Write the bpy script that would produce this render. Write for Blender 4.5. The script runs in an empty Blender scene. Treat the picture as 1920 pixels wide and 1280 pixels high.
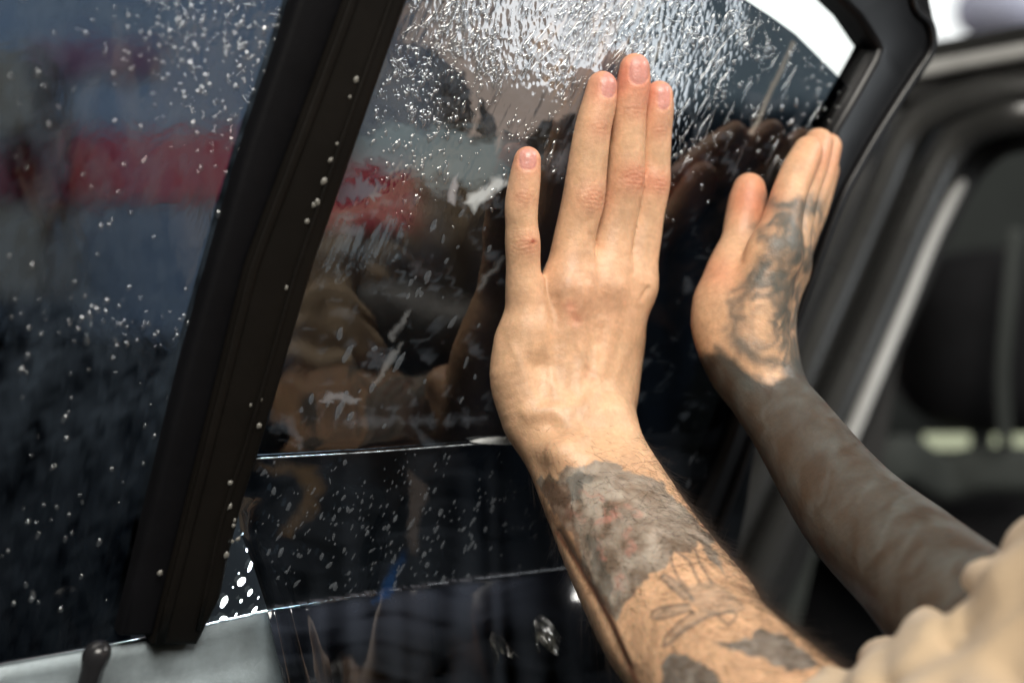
import bpy, math, random
import numpy as np
from mathutils import Vector, Matrix

random.seed(7)
rng = np.random.default_rng(7)
R = math.radians
scn = bpy.context.scene

# ------------------------------------------------------------------ camera
CAM_H = 1.25
FPX = 50.0 / 36.0 * 1920.0
PITCH = R(1.03)
CAM = np.array([0.0, 0.0, CAM_H])
cam_d = bpy.data.cameras.new("camera")
cam_d.lens = 50.0
cam_d.sensor_width = 36.0
cam_d.clip_start = 0.02
cam_d.clip_end = 60.0
cam_d.dof.use_dof = True
cam_d.dof.focus_distance = 0.665
cam_d.dof.aperture_fstop = 3.1
cam_d.dof.aperture_blades = 9
cam = bpy.data.objects.new("camera", cam_d)
cam.location = CAM.tolist()
cam.rotation_euler = (math.pi / 2 - PITCH, 0, 0)
scn.collection.objects.link(cam)
scn.camera = cam

# ------------------------------------------------------------------ world and exposure
world = bpy.data.worlds.new("World")
scn.world = world
world.use_nodes = True
wb = world.node_tree.nodes["Background"]
wb.inputs[0].default_value = (0.75, 0.85, 1.0, 1)
wb.inputs[1].default_value = 0.012
scn.view_settings.view_transform = 'Standard'
scn.view_settings.look = 'None'
scn.view_settings.exposure = 0.0
scn.view_settings.gamma = 1.0
scn.cycles.use_denoising = True
scn.cycles.max_bounces = 10
scn.cycles.transparent_max_bounces = 24
scn.cycles.sample_clamp_indirect = 6.0


def area_light(name, loc, target, sx, sy, power, color, spread=180):
    ld = bpy.data.lights.new(name, 'AREA')
    ld.shape = 'RECTANGLE'
    ld.size = sx
    ld.size_y = sy
    ld.energy = power
    ld.color = color
    ld.spread = R(spread)
    o = bpy.data.objects.new(name, ld)
    o.location = loc
    dvec = Vector(target) - Vector(loc)
    o.rotation_euler = dvec.to_track_quat('-Z', 'Y').to_euler()
    scn.collection.objects.link(o)
    return o


# key: workshop ceiling light above and behind the camera
area_light("ceiling_light_key", (0.22, -0.55, 2.25), (0.08, 0.68, 1.2), 0.95, 0.70, 18.0, (1.0, 0.95, 0.86), 120)
# work light on the right whose image glints in the wet film
LAMP_GLINT = area_light("work_light_glint", (1.95, -0.22, 0.96), (0.05, 0.7, 1.4), 0.60, 0.46, 6, (0.88, 0.95, 1.0))
# workshop lights on the far side of the glass
area_light("workshop_light", (-1.0, 2.0, 2.9), (-0.6, 4.0, 1.2), 1.6, 0.8, 60, (0.95, 0.98, 1.0), 110)
area_light("workshop_light", (2.4, 1.9, 2.9), (1.6, 3.6, 1.6), 1.6, 0.6, 60, (0.95, 0.98, 1.0), 110)
area_light("workshop_light", (1.5, 0.75, 2.3), (0.45, 1.15, 1.3), 0.5, 0.3, 3.5, (1.0, 0.97, 0.92), 70)  # added over the car body to bring out the curved seals
# added narrow spot behind the glass, aimed to brighten the silver ledge
area_light("added_ledge_spot", (-0.16, 1.35, 1.75), (-0.112, 0.595, 1.128), 0.05, 0.05, 1.3, (0.88, 0.96, 1.0), 9)

# ------------------------------------------------------------------ pixel geometry (1920 x 1280 photograph pixels)
cp, sp_ = math.cos(PITCH), math.sin(PITCH)
FWD = np.array([0, cp, -sp_])
UPV = np.array([0, sp_, cp])
RGT = np.array([1.0, 0, 0])


def ray(x, y):
    x = np.asarray(x, float)
    y = np.asarray(y, float)
    u = (x - 960.0) / FPX
    v = (640.0 - y) / FPX
    return FWD + u[..., None] * RGT + v[..., None] * UPV


def at(x, y, depth):
    return CAM + ray(x, y) * np.asarray(depth, float)[..., None]


def to_px(P):
    q = P - CAM
    dz = q @ FWD
    return 960 + FPX * (q @ RGT) / dz, 640 - FPX * (q @ UPV) / dz


# glass plane: D along the door, U up the glass, N towards the camera side
TH = R(57.7)
TILT = R(14.0)
D = np.array([math.sin(TH), math.cos(TH), 0.0])
N0 = np.array([math.cos(TH), -math.sin(TH), 0.0])
N = math.cos(TILT) * N0 - math.sin(TILT) * np.array([0, 0, 1.0])
U = math.cos(TILT) * np.array([0, 0, 1.0]) + math.sin(TILT) * N0
G0 = at(1080.0, 500.0, 0.715)


def gp(x, y, h=0.0):
    """world point seen at pixel (x, y) that lies h metres in front of the glass"""
    r = ray(x, y)
    t = ((G0 - CAM) @ N + np.asarray(h, float)) / (r @ N)
    return CAM + r * t[..., None]


def gl(x, y, h=0.0):
    """the same in the door's own axes (D, U, N), origin G0"""
    p = gp(x, y, h) - G0
    return np.stack([p @ D, p @ U, p @ N], -1)


DOOR_M = Matrix(((D[0], U[0], N[0], G0[0]), (D[1], U[1], N[1], G0[1]), (D[2], U[2], N[2], G0[2]), (0, 0, 0, 1)))

# ------------------------------------------------------------------ object helpers


def link(name, me, mat=None, parent=None, smooth=True):
    o = bpy.data.objects.new(name, me)
    scn.collection.objects.link(o)
    if mat is not None and len(me.materials) == 0:
        me.materials.append(mat)
    if parent is not None:
        o.parent = parent
    if smooth and len(me.polygons):
        me.polygons.foreach_set("use_smooth", np.ones(len(me.polygons), bool))
    return o


def empty(name, label, cat, M=None, group=None):
    o = bpy.data.objects.new(name, None)
    o.empty_display_size = 0.02
    if M is not None:
        o.matrix_world = M
    scn.collection.objects.link(o)
    o["label"] = label
    o["category"] = cat
    if group:
        o["group"] = group
    return o


def tag(o, label=None, cat=None, group=None, kind=None):
    if label:
        o["label"] = label
    if cat:
        o["category"] = cat
    if group:
        o["group"] = group
    if kind:
        o["kind"] = kind
    return o


def mesh_from(name, V, Fc):
    me = bpy.data.meshes.new(name)
    V = np.ascontiguousarray(V, dtype=np.float32)
    if isinstance(Fc, np.ndarray):
        k = Fc.shape[1]
        me.vertices.add(len(V))
        me.vertices.foreach_set("co", V.ravel())
        me.loops.add(len(Fc) * k)
        me.loops.foreach_set("vertex_index", np.ascontiguousarray(Fc, dtype=np.int32).ravel())
        me.polygons.add(len(Fc))
        me.polygons.foreach_set("loop_start", np.arange(0, len(Fc) * k, k, dtype=np.int32))
        me.polygons.foreach_set("loop_total", np.full(len(Fc), k, dtype=np.int32))
        me.update(calc_edges=True)
        me.validate()
    else:
        me.from_pydata(V.tolist(), [], Fc)
        me.update()
    return me


def interp(xs, pts):
    pts = np.asarray(pts, float)
    return np.interp(xs, pts[:, 0], pts[:, 1])


def grid_faces(nu, nv):
    i, j = np.meshgrid(np.arange(nu - 1), np.arange(nv - 1), indexing='ij')
    a = i * nv + j
    return np.stack([a, a + nv, a + nv + 1, a + 1], -1).reshape(-1, 4)


def smooth_noise(P, scale, seed=0):
    """cheap band-limited noise in [-1, 1] from rotated sines"""
    r = np.random.default_rng(seed)
    out = np.zeros(len(P))
    n = P.shape[1]
    Q = P * scale * 6.28
    for k in range(2):
        A = r.normal(size=(n, n)) * 0.75
        Q = Q + 0.9 * np.sin(Q @ A + r.uniform(0, 6.28, n))
    for k in range(8):
        w = r.normal(size=n)
        w /= np.linalg.norm(w)
        out += np.sin((Q @ w) * r.uniform(0.6, 1.7) + r.uniform(0, 6.28))
    return out / 2.9


def catmull(pts, n=8):
    pts = np.asarray(pts, float)
    P = np.vstack([2 * pts[0] - pts[1], pts, 2 * pts[-1] - pts[-2]])
    out = []
    for i in range(1, len(P) - 2):
        for t in np.linspace(0, 1, n, endpoint=False):
            a, b, c, d = P[i - 1], P[i], P[i + 1], P[i + 2]
            out.append(0.5 * ((2 * b) + (-a + c) * t + (2 * a - 5 * b + 4 * c - d) * t * t + (-a + 3 * b - 3 * c + d) * t ** 3))
    out.append(P[-2])
    return np.array(out)


def sweep(path, prof, up):
    """sweep a closed profile (list of (a, b)) along a path; b along the direction `up`"""
    path = np.asarray(path, float)
    T = np.gradient(path, axis=0)
    T /= np.linalg.norm(T, axis=1)[:, None]
    up = np.asarray(up, float)
    if up.ndim == 1:
        up = np.tile(up, (len(path), 1))
    S = np.cross(T, up)
    S /= np.linalg.norm(S, axis=1)[:, None]
    W = np.cross(S, T)
    prof = np.asarray(prof, float)
    m = len(prof)
    V = path[:, None, :] + prof[None, :, 0:1] * S[:, None, :] + prof[None, :, 1:2] * W[:, None, :]
    V = V.reshape(-1, 3)
    F = []
    for i in range(len(path) - 1):
        for j in range(m):
            k = (j + 1) % m
            F.append((i * m + j, i * m + k, (i + 1) * m + k, (i + 1) * m + j))
    F.append(tuple(range(m))[::-1])
    F.append(tuple((len(path) - 1) * m + j for j in range(m)))
    return V, F


def rounded(w, h, r, n=4):
    pts = []
    for cx, cy, a0 in ((w / 2 - r, h / 2 - r, 0), (-w / 2 + r, h / 2 - r, 90), (-w / 2 + r, -h / 2 + r, 180), (w / 2 - r, -h / 2 + r, 270)):
        for k in range(n + 1):
            a = R(a0 + 90 * k / n)
            pts.append((cx + r * math.cos(a), cy + r * math.sin(a)))
    return pts


def prism_local(P2, z0, z1, bev=0.0, seg=3):
    """closed prism from a 2-D outline between z0 and z1 with its front edges rounded; returns a mesh"""
    import bmesh
    bm = bmesh.new()
    a = [bm.verts.new((p[0], p[1], z0)) for p in P2]
    b = [bm.verts.new((p[0], p[1], z1)) for p in P2]
    n = len(P2)
    bm.faces.new(a[::-1])
    bm.faces.new(b)
    for i in range(n):
        j = (i + 1) % n
        bm.faces.new((a[i], a[j], b[j], b[i]))
    bmesh.ops.recalc_face_normals(bm, faces=bm.faces[:])
    if bev > 0:
        ed = [e for e in bm.edges if all(v in b for v in e.verts)]
        bmesh.ops.bevel(bm, geom=ed, offset=bev, segments=seg, affect='EDGES', profile=0.5)
    bmesh.ops.triangulate(bm, faces=[f for f in bm.faces if len(f.verts) > 4])
    me = bpy.data.meshes.new("prism")
    bm.to_mesh(me)
    bm.free()
    return me


def box_mesh(name, lo, hi, bev=0.0):
    P2 = [(lo[0], lo[1]), (hi[0], lo[1]), (hi[0], hi[1]), (lo[0], hi[1])]
    return prism_local(P2, lo[2], hi[2], bev)


def auto_sharp(o, ang=35):
    me = o.data
    me.polygons.foreach_set("use_smooth", np.ones(len(me.polygons), bool))
    try:
        me.set_sharp_from_angle(angle=R(ang))
    except Exception:
        pass


# ------------------------------------------------------------------ materials
class NT:
    def __init__(self, name):
        self.m = bpy.data.materials.new(name)
        self.m.use_nodes = True
        self.t = self.m.node_tree
        self.n = self.t.nodes
        self.n.clear()
        self.out = self.n.new("ShaderNodeOutputMaterial")

    def add(self, typ, **kw):
        nd = self.n.new(typ)
        for k, v in kw.items():
            if k.startswith("i_"):
                key = k[2:].replace("_", " ")
                nd.inputs[key].default_value = v
            else:
                setattr(nd, k, v)
        return nd

    def link(self, a, ao, b, bi):
        self.t.links.new(a.outputs[ao], b.inputs[bi])

    def noise(self, co, scale, detail=4, rough=0.55, dist=0.0, mapscale=None):
        src = co
        if mapscale is not None:
            mp = self.add("ShaderNodeMapping")
            mp.inputs["Scale"].default_value = mapscale
            self.t.links.new(co, mp.inputs["Vector"])
            src = mp.outputs["Vector"]
        nz = self.add("ShaderNodeTexNoise")
        nz.inputs["Scale"].default_value = scale
        nz.inputs["Detail"].default_value = detail
        nz.inputs["Roughness"].default_value = rough
        nz.inputs["Distortion"].default_value = dist
        self.t.links.new(src, nz.inputs["Vector"])
        return nz.outputs["Fac"]

    def ramp(self, fac, stops):
        r = self.add("ShaderNodeValToRGB")
        el = r.color_ramp.elements
        while len(el) < len(stops):
            el.new(0.5)
        for e, (p, c) in zip(el, stops):
            e.position = p
            e.color = c if len(c) == 4 else (*c, 1)
        self.t.links.new(fac, r.inputs["Fac"])
        return r.outputs["Color"]

    def math(self, op, a, b=None, c=None):
        m = self.add("ShaderNodeMath", operation=op)
        for i, v in enumerate((a, b, c)):
            if v is None:
                continue
            if isinstance(v, (int, float)):
                m.inputs[i].default_value = v
            else:
                self.t.links.new(v, m.inputs[i])
        return m.outputs[0]

    def bump(self, h, dist, strength=1.0, normal=None):
        b = self.add("ShaderNodeBump")
        b.inputs["Distance"].default_value = dist
        b.inputs["Strength"].default_value = strength
        self.t.links.new(h, b.inputs["Height"])
        if normal is not None:
            self.t.links.new(normal, b.inputs["Normal"])
        return b.outputs["Normal"]

    def mixc(self, fac, a, b, mode='MIX'):
        m = self.add("ShaderNodeMix", data_type='RGBA', blend_type=mode)
        for s, v in ((0, fac), (6, a), (7, b)):
            if isinstance(v, (int, float)):
                m.inputs[s].default_value = v
            elif isinstance(v, tuple):
                m.inputs[s].default_value = v if len(v) == 4 else (*v, 1)
            else:
                self.t.links.new(v, m.inputs[s])
        return m.outputs[2]

    def done(self, shader):
        self.t.links.new(shader.outputs[0], self.out.inputs["Surface"])
        return self.m


def plain(name, col, rough=0.5, metal=0.0, var=0.25, vscale=30.0, bumpd=0.0, bscale=200.0, spec=0.5, coat=0.0):
    nt = NT(name)
    tc = nt.add("ShaderNodeTexCoord")
    ob = tc.outputs["Object"]
    f = nt.noise(ob, vscale, 5, 0.6)
    dark = tuple(c * (1 - var) for c in col)
    lite = tuple(min(1, c * (1 + var)) for c in col)
    c = nt.ramp(f, [(0.3, dark), (0.7, lite)])
    p = nt.add("ShaderNodeBsdfPrincipled")
    nt.t.links.new(c, p.inputs["Base Color"])
    rr = nt.math('MULTIPLY_ADD', nt.noise(ob, vscale * 2.3, 4), 0.3 * rough, rough * 0.85)
    nt.t.links.new(rr, p.inputs["Roughness"])
    p.inputs["Metallic"].default_value = metal
    p.inputs["Specular IOR Level"].default_value = spec
    p.inputs["Coat Weight"].default_value = coat
    p.inputs["Coat Roughness"].default_value = 0.08
    if bumpd > 0:
        nt.t.links.new(nt.bump(nt.noise(ob, bscale, 5, 0.6), bumpd), p.inputs["Normal"])
    return nt.done(p)


def film_material(name, trans, f0, wave, wavescale, fine=0.0, rough=0.02, tint=(1, 1, 1), soap=False, blur=0.0):
    """thin sheet: dims what is behind it and mirrors what is in front; relief from the water on it"""
    nt = NT(name)
    tc = nt.add("ShaderNodeTexCoord")
    ob = tc.outputs["Object"]
    big = nt.noise(ob, wavescale, 3, 0.5, 0.6, mapscale=(1.6, 0.7, 1))
    nrm = nt.bump(big, wave)
    if fine > 0:
        fn = nt.noise(ob, wavescale * 14, 3, 0.6, 0.5, mapscale=(1.3, 0.8, 1))
        nrm = nt.bump(fn, fine, 1.0, nrm)
    if soap:
        rot = nt.add("ShaderNodeMapping")
        rot.inputs["Rotation"].default_value = (0, 0, R(22))
        rot.inputs["Scale"].default_value = (1.3, 0.8, 1)
        nt.t.links.new(ob, rot.inputs["Vector"])
        wet = nt.add("ShaderNodeAttribute", attribute_name="wet")
        rip = nt.noise(rot.outputs["Vector"], 190, 2, 0.5, 0.5)
        vo = nt.add("ShaderNodeTexVoronoi", feature='SMOOTH_F1')
        vo.inputs["Scale"].default_value = 330
        vo.inputs["Smoothness"].default_value = 0.6
        nt.t.links.new(rot.outputs["Vector"], vo.inputs["Vector"])
        rip = nt.math('ADD', nt.math('MULTIPLY', rip, 0.6), nt.math('MULTIPLY', vo.outputs["Distance"], 0.9))
        hgt = nt.math('MULTIPLY', rip, wet.outputs["Fac"])
        nrm = nt.bump(hgt, 0.00018, 1.0, nrm)
    gl_ = nt.add("ShaderNodeBsdfGlossy")
    gl_.inputs["Roughness"].default_value = rough
    gl_.inputs["Color"].default_value = (*tint, 1)
    nt.t.links.new(nrm, gl_.inputs["Normal"])
    tr = nt.add("ShaderNodeBsdfTransparent")
    tr.inputs["Color"].default_value = (*trans, 1)
    lw = nt.add("ShaderNodeLayerWeight")
    lw.inputs["Blend"].default_value = 0.5
    nt.t.links.new(nrm, lw.inputs["Normal"])
    p5 = nt.math('POWER', lw.outputs["Facing"], 3.5)
    fac = nt.math('MULTIPLY_ADD', p5, 1 - f0, f0)
    mx = nt.add("ShaderNodeMixShader")
    nt.t.links.new(fac, mx.inputs["Fac"])
    back = tr.outputs[0]
    if blur > 0:
        rf = nt.add("ShaderNodeBsdfRefraction")
        rf.inputs["Color"].default_value = (*trans, 1)
        rf.inputs["Roughness"].default_value = blur
        rf.inputs["IOR"].default_value = 1.12
        sn = nt.noise(ob, 50, 4, 0.6, 0.8, mapscale=(1.0, 0.6, 1))
        nt.t.links.new(nt.bump(sn, 0.0011), rf.inputs["Normal"])
        back = rf.outputs[0]
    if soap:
        sa = nt.add("ShaderNodeAttribute", attribute_name="soap")  # holds suds together with painted glints, reflections and haze
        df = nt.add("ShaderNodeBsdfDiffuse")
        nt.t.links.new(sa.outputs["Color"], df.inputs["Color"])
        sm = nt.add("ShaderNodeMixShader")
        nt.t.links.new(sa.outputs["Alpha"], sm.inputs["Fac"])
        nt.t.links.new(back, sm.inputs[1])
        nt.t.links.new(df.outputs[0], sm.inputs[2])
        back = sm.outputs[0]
    nt.t.links.new(back, mx.inputs[1])
    nt.t.links.new(gl_.outputs[0], mx.inputs[2])
    return nt.done(mx)


M_FILM = film_material("tint_film", (0.050, 0.064, 0.078), 0.092, 0.00012, 14.0, 0.00001, soap=True)
M_FILM_L = film_material("tint_film_left", (0.046, 0.064, 0.092), 0.045, 0.0004, 12.0, 0.00006, 0.06, soap=True, blur=0.16)
M_FILM_H = film_material("tint_film_hanging", (0.05, 0.06, 0.07), 0.055, 0.00015, 9.0, 0.00001, 0.05, soap=True)
M_GLASS = film_material("window_glass", (0.90, 0.93, 0.91), 0.04, 0.00002, 4.0, 0, 0.005)


def drop_material(glint_white=0.05, name="water"):
    nt = NT(name)
    g = nt.add("ShaderNodeBsdfGlossy")
    g.inputs["Roughness"].default_value = 0.13
    t = nt.add("ShaderNodeBsdfTransparent")
    t.inputs["Color"].default_value = (0.96, 0.97, 0.98, 1)
    lw = nt.add("ShaderNodeLayerWeight")
    lw.inputs["Blend"].default_value = 0.5
    fac = nt.math('MULTIPLY_ADD', nt.math('POWER', lw.outputs["Facing"], 2.5), 0.75, 0.16)
    mx = nt.add("ShaderNodeMixShader")
    nt.t.links.new(fac, mx.inputs["Fac"])
    nt.t.links.new(t.outputs[0], mx.inputs[1])
    nt.t.links.new(g.outputs[0], mx.inputs[2])
    d = nt.add("ShaderNodeBsdfDiffuse")
    d.inputs["Color"].default_value = (0.62, 0.68, 0.74, 1)
    m2 = nt.add("ShaderNodeMixShader")
    m2.inputs[0].default_value = glint_white  # whitish diffuse share stands in for glints too small to show
    nt.t.links.new(mx.outputs[0], m2.inputs[1])
    nt.t.links.new(d.outputs[0], m2.inputs[2])
    return nt.done(m2)


M_WATER = drop_material()
M_BEAD = drop_material(0.05, "glint_bead_water")


def foam_material():
    nt = NT("soap_foam")
    d = nt.add("ShaderNodeBsdfDiffuse")
    d.inputs["Color"].default_value = (0.19, 0.21, 0.235, 1)
    t = nt.add("ShaderNodeBsdfTransparent")
    tc = nt.add("ShaderNodeTexCoord")
    f = nt.noise(tc.outputs["Object"], 600, 4, 0.6)
    fac = nt.math('MULTIPLY_ADD', f, 0.5, 0.05)
    mx = nt.add("ShaderNodeMixShader")
    nt.t.links.new(fac, mx.inputs["Fac"])
    nt.t.links.new(t.outputs[0], mx.inputs[1])
    nt.t.links.new(d.outputs[0], mx.inputs[2])
    return nt.done(mx)


M_FOAM = foam_material()
M_RUBBER = plain("black_rubber", (0.0035, 0.0035, 0.0045), 0.6, 0, 0.2, 40, 0.0002, 300, 0.12)
M_BAR = plain("brown_black_plastic", (0.0055, 0.0046, 0.0038), 0.55, 0, 0.3, 20, 0.0002, 260, 0.12)
M_FRAME = plain("black_painted_frame", (0.005, 0.005, 0.006), 0.36, 0, 0.2, 20, 0.0, 200, 0.5)
M_SILVER = plain("silver_ledge", (0.15, 0.18, 0.195), 0.33, 0.45, 0.45, 22, 0.00006, 500, 0.5)
M_PANEL = plain("dark_door_panel", (0.020, 0.022, 0.026), 0.45, 0, 0.3, 30, 0.0003, 300)
M_TRIM = plain("grey_pillar_trim", (0.032, 0.032, 0.031), 0.28, 0, 0.2, 12, 0.0, 100, 0.6)
M_TRIM_L = plain("light_pillar_strip", (0.45, 0.45, 0.44), 0.35, 0, 0.15, 12, 0.0, 100, 0.6)
M_SEAL = plain("dark_door_seal", (0.012, 0.012, 0.012), 0.5, 0, 0.2, 20, 0.0, 100, 0.3)
M_INTERIOR = plain("interior_trim", (0.020, 0.024, 0.021), 0.8, 0, 0.25, 6)
M_SEAT = plain("seat_fabric", (0.006, 0.006, 0.007), 0.85, 0, 0.3, 60, 0.0004, 500, 0.2)
M_YELLOW = plain("yellow_tag", (0.45, 0.33, 0.10), 0.6)

# ------------------------------------------------------------------ setting: the workshop
M_FLOOR = plain("concrete_floor", (0.09, 0.09, 0.09), 0.6, 0, 0.3, 3, 0.002, 30)
M_WALL = plain("grey_wall", (0.30, 0.32, 0.36), 0.8, 0, 0.2, 2.5)
M_WALL_DARK = plain("dark_wall", (0.05, 0.05, 0.055), 0.8, 0, 0.2, 2)
M_RED = plain("red_paint", (0.80, 0.025, 0.07), 0.5, 0, 0.15, 4)
M_WHITE = plain("white_paint", (0.80, 0.82, 0.85), 0.6, 0, 0.1, 4)
M_BEIGE = plain("cardboard", (0.40, 0.27, 0.16), 0.8, 0, 0.15, 10)
M_TEAL = plain("blue_grey_sheet", (0.16, 0.22, 0.28), 0.7, 0, 0.2, 8)
M_NIGHT = plain("dark_car_paint", (0.010, 0.013, 0.017), 0.35, 0, 0.2, 3)


def struct(name, lo, hi, mat):
    o = link(name, box_mesh(name, lo, hi), mat, smooth=False)
    o["kind"] = "structure"
    return o


struct("floor", (-3.5, -3.0, -0.1), (5.0, 5.0, 0.0), M_FLOOR)
struct("ceiling", (-3.5, -3.0, 3.2), (5.0, 5.0, 3.3), M_WALL_DARK)
struct("wall_back", (-3.5, 4.6, 0.0), (5.0, 4.75, 3.2), M_WALL)
struct("wall_left", (-3.5, -3.0, 0.0), (-3.35, 4.6, 3.2), M_WALL_DARK)
struct("wall_right", (4.85, -3.0, 0.0), (5.0, 4.6, 3.2), M_WALL_DARK)
struct("wall_front", (-3.35, -3.0, 0.0), (4.85, -2.85, 3.2), M_WALL_DARK)


def slab_px(x0, y0, x1, y1, depth, thick=0.08):
    a = at(x0, y1, depth)
    b = at(x1, y0, depth)
    return (a[0], depth, a[2]), (b[0], depth + thick, b[2])


# red banded sheet cabinet behind the left pane
cab = empty("tool_cabinet", "red banded grey tool cabinet blurred behind the wet dark glass", "cabinet")
lo, hi = slab_px(-700, -260, 815, 285, 3.4, 0.5)
link("upper_cabinet", box_mesh("b", lo, hi, 0.01), M_WALL, cab, False)
lo, hi = slab_px(-700, 292, 775, 425, 3.38, 0.5)
link("red_drawer", box_mesh("b", lo, hi, 0.01), M_RED, cab, False)
lo, hi = slab_px(130, 100, 400, 175, 3.38, 0.5)
link("red_label", box_mesh("b", lo, hi, 0.01), plain("dull_red_paint", (0.30, 0.12, 0.15), 0.6), cab, False)
lo, hi = slab_px(-700, 432, 500, 700, 3.4, 0.5)
link("lower_cabinet", box_mesh("b", lo, hi, 0.01), M_WALL, cab, False)
lo = (lo[0], lo[1], 0.0)
hi = (hi[0], hi[1], at(0, 705, 3.4)[2])
link("cabinet_base", box_mesh("b", lo, hi, 0.01), M_NIGHT, cab, False)
o = link("cardboard_box", box_mesh("b", *slab_px(-60, 120, 120, 280, 3.0, 0.3), 0.005), M_BEIGE, smooth=False)
tag(o, "brown cardboard box seen blurred high at the far left behind the glass", "box")
o = link("cardboard_box", box_mesh("b", *slab_px(-80, 440, 150, 620, 3.0, 0.3), 0.005), M_BEIGE, smooth=False)
tag(o, "brown cardboard box seen blurred below the red band at far left", "box")

# added dark backdrop behind the main pane
xs_ = np.linspace(835, 1700, 160)  # made-up hanging sheet, added to darken what shows through the film
rows = [230, 500, 900, 1500]
V = []
for k, x_ in enumerate(xs_):
    for y_ in rows:
        p_ = at(x_, y_, 3.9)
        V.append((p_[0], 3.9 + 0.05 * math.sin(k * 0.42) + 0.02 * math.sin(k * 1.13), max(0.02, p_[2])))
o = link("dark_backdrop", mesh_from("backdrop", np.array(V), grid_faces(len(xs_), 4)), plain("added_dark_blue_backdrop", (0.018, 0.024, 0.036), 0.9, 0, 0.3, 3))
tag(o, "dark blue curtain added to darken the view through the tinted glass behind the hand", "backdrop")

# ------------------------------------------------------------------ the car door
car = empty("car", "black car with its door open, wet tinted door window in front of grey door seals", "car", Matrix.Translation((0.4, 1.0, 0.0)))
door = None

BAR_L = [(-120, 590), (0, 560), (300, 458), (700, 345), (1195, 226)]          # (y, x)
BAR_M = [(-120, 688), (0, 650), (219, 569), (492, 465), (700, 413), (1207, 287)]
BAR_R = [(-120, 812), (0, 768), (200, 697), (500, 592), (830, 496), (980, 447), (1180, 405), (1212, 372)]
FR_IN = [(-150, 1440), (0, 1576), (35, 1612), (94, 1651), (112, 1642), (174, 1607), (242, 1567), (400, 1520), (640, 1440), (900, 1340), (1150, 1235)]
FR_OUT = [(-150, 1735), (0, 1748), (65, 1762), (107, 1753), (136, 1733), (232, 1671), (313, 1623), (400, 1580), (640, 1492), (900, 1395), (1150, 1300)]


def px_outline(left, right, ys, h):
    """outline in door axes: down the left curve, up the right curve"""
    L = [gl(interp(y, left), y, h)[:2] for y in ys]
    Rr = [gl(interp(y, right), y, h)[:2] for y in ys[::-1]]
    return L + Rr


def part_prism(name, left, right, ys, z0, z1, mat, bev, parent=None):
    P2 = px_outline(left, right, ys, z1)
    me = prism_local([tuple(p) for p in P2], z0, z1, bev)
    o = link(name, me, mat, parent or door)
    auto_sharp(o, 50)
    return o


# silver ledge of the door under both panes, door skin below
LEDGE = [(-400, 1345), (0, 1243), (225, 1203), (372, 1171), (500, 1142), (750, 1103), (950, 1078), (1250, 1040)]   # (x, y)


def ledge_mesh(rows, xa=-400, xb=1190):
    """rows: list of (dy_px, h) downwards from the glass line"""
    xs = np.linspace(xa, xb, 50)
    V = []
    for x in xs:
        y0 = interp(x, LEDGE) if x < 1250 else 1040 - (x - 1250) * 0.12
        for dy, h in rows:
            V.append(gl(x, y0 + dy, h))
    return mesh_from("ledge", np.array(V), grid_faces(len(xs), len(rows))[:, ::-1])


door = link("door", ledge_mesh([(213, 0.049), (225, 0.053), (300, 0.055), (700, 0.056), (1500, 0.050)]), M_PANEL, None)
door.parent = car
door.matrix_parent_inverse = car.matrix_world.inverted()
door.matrix_basis = DOOR_M
ys = np.linspace(-120, 1195, 14)
# the division bar between the two panes: black rubber channel and brown-black cover with a raised rib
part_prism("rubber_channel", BAR_L, [(a, b + 2) for a, b in BAR_M], ys, -0.004, 0.011, M_RUBBER, 0.0035)
part_prism("bar_cover", BAR_M, BAR_R, np.linspace(-120, 1212, 16), -0.003, 0.0145, M_BAR, 0.004)
rib = np.array([gl(interp(y, BAR_M) + 12 + 0.0 * y, y, 0.0150) for y in np.linspace(-120, 1205, 20)])
V, F = sweep(rib, rounded(0.0042, 0.0028, 0.0012), (0, 0, 1))
link("bar_rib", mesh_from("r", V, F), M_BAR, door)
rib = np.array([gl(interp(y, BAR_R) - 34, y, 0.0146) for y in np.linspace(-120, 1180, 20)])
V, F = sweep(rib, rounded(0.0022, 0.0016, 0.0006), (0, 0, 1))
link("bar_rib", mesh_from("r", V, F), M_BAR, door)

# upper rear frame, with an outer lip
ysf = [-150, -60, 0, 35, 65, 94, 112, 136, 174, 242, 313, 400, 640, 900, 1150]
part_prism("window_frame", FR_IN, FR_OUT, ysf, -0.012, 0.008, M_FRAME, 0.004)
lip = [(x - 9, y) for y, x in [(-150, 1722), (0, 1722), (45, 1752), (80, 1758), (107, 1750), (136, 1730), (232, 1668), (313, 1620), (400, 1577), (640, 1489), (900, 1392), (1150, 1297)]]
lp = catmull([gl(x, y, 0.0095) for x, y in lip], 6)
V, F = sweep(lp, rounded(0.005, 0.0045, 0.002), (0, 0, 1))
link("frame_lip", mesh_from("r", V, F), M_FRAME, door)
seal_in = catmull([gl(x + 5, y, 0.003) for y, x in FR_IN[4:]], 5)
V, F = sweep(seal_in, rounded(0.006, 0.008, 0.0025), (0, 0, 1))
link("glass_seal", mesh_from("r", V, F), M_RUBBER, door)

# glass panes, 4 mm thick
gy = [-150, 0, 35, 94, 112, 174, 400, 640, 900, 1165]
GL_R = [(y, x + 10) for y, x in FR_IN]
P2 = px_outline([(y, x + 30) for y, x in BAR_M], GL_R, gy, 0.0)
o = link("window_glass", mesh_from("glass", [(p[0], p[1], -0.001) for p in P2], [tuple(range(len(P2)))]), M_GLASS, door, False)
P2 = px_outline([(-150, -300), (1240, -300)], [(y, x + 25) for y, x in BAR_L], [-150, 0, 300, 700, 1150, 1215], 0.0)
o = link("quarter_glass", mesh_from("glass", [(p[0], p[1], -0.001) for p in P2], [tuple(range(len(P2)))]), M_GLASS, door, False)

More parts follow.
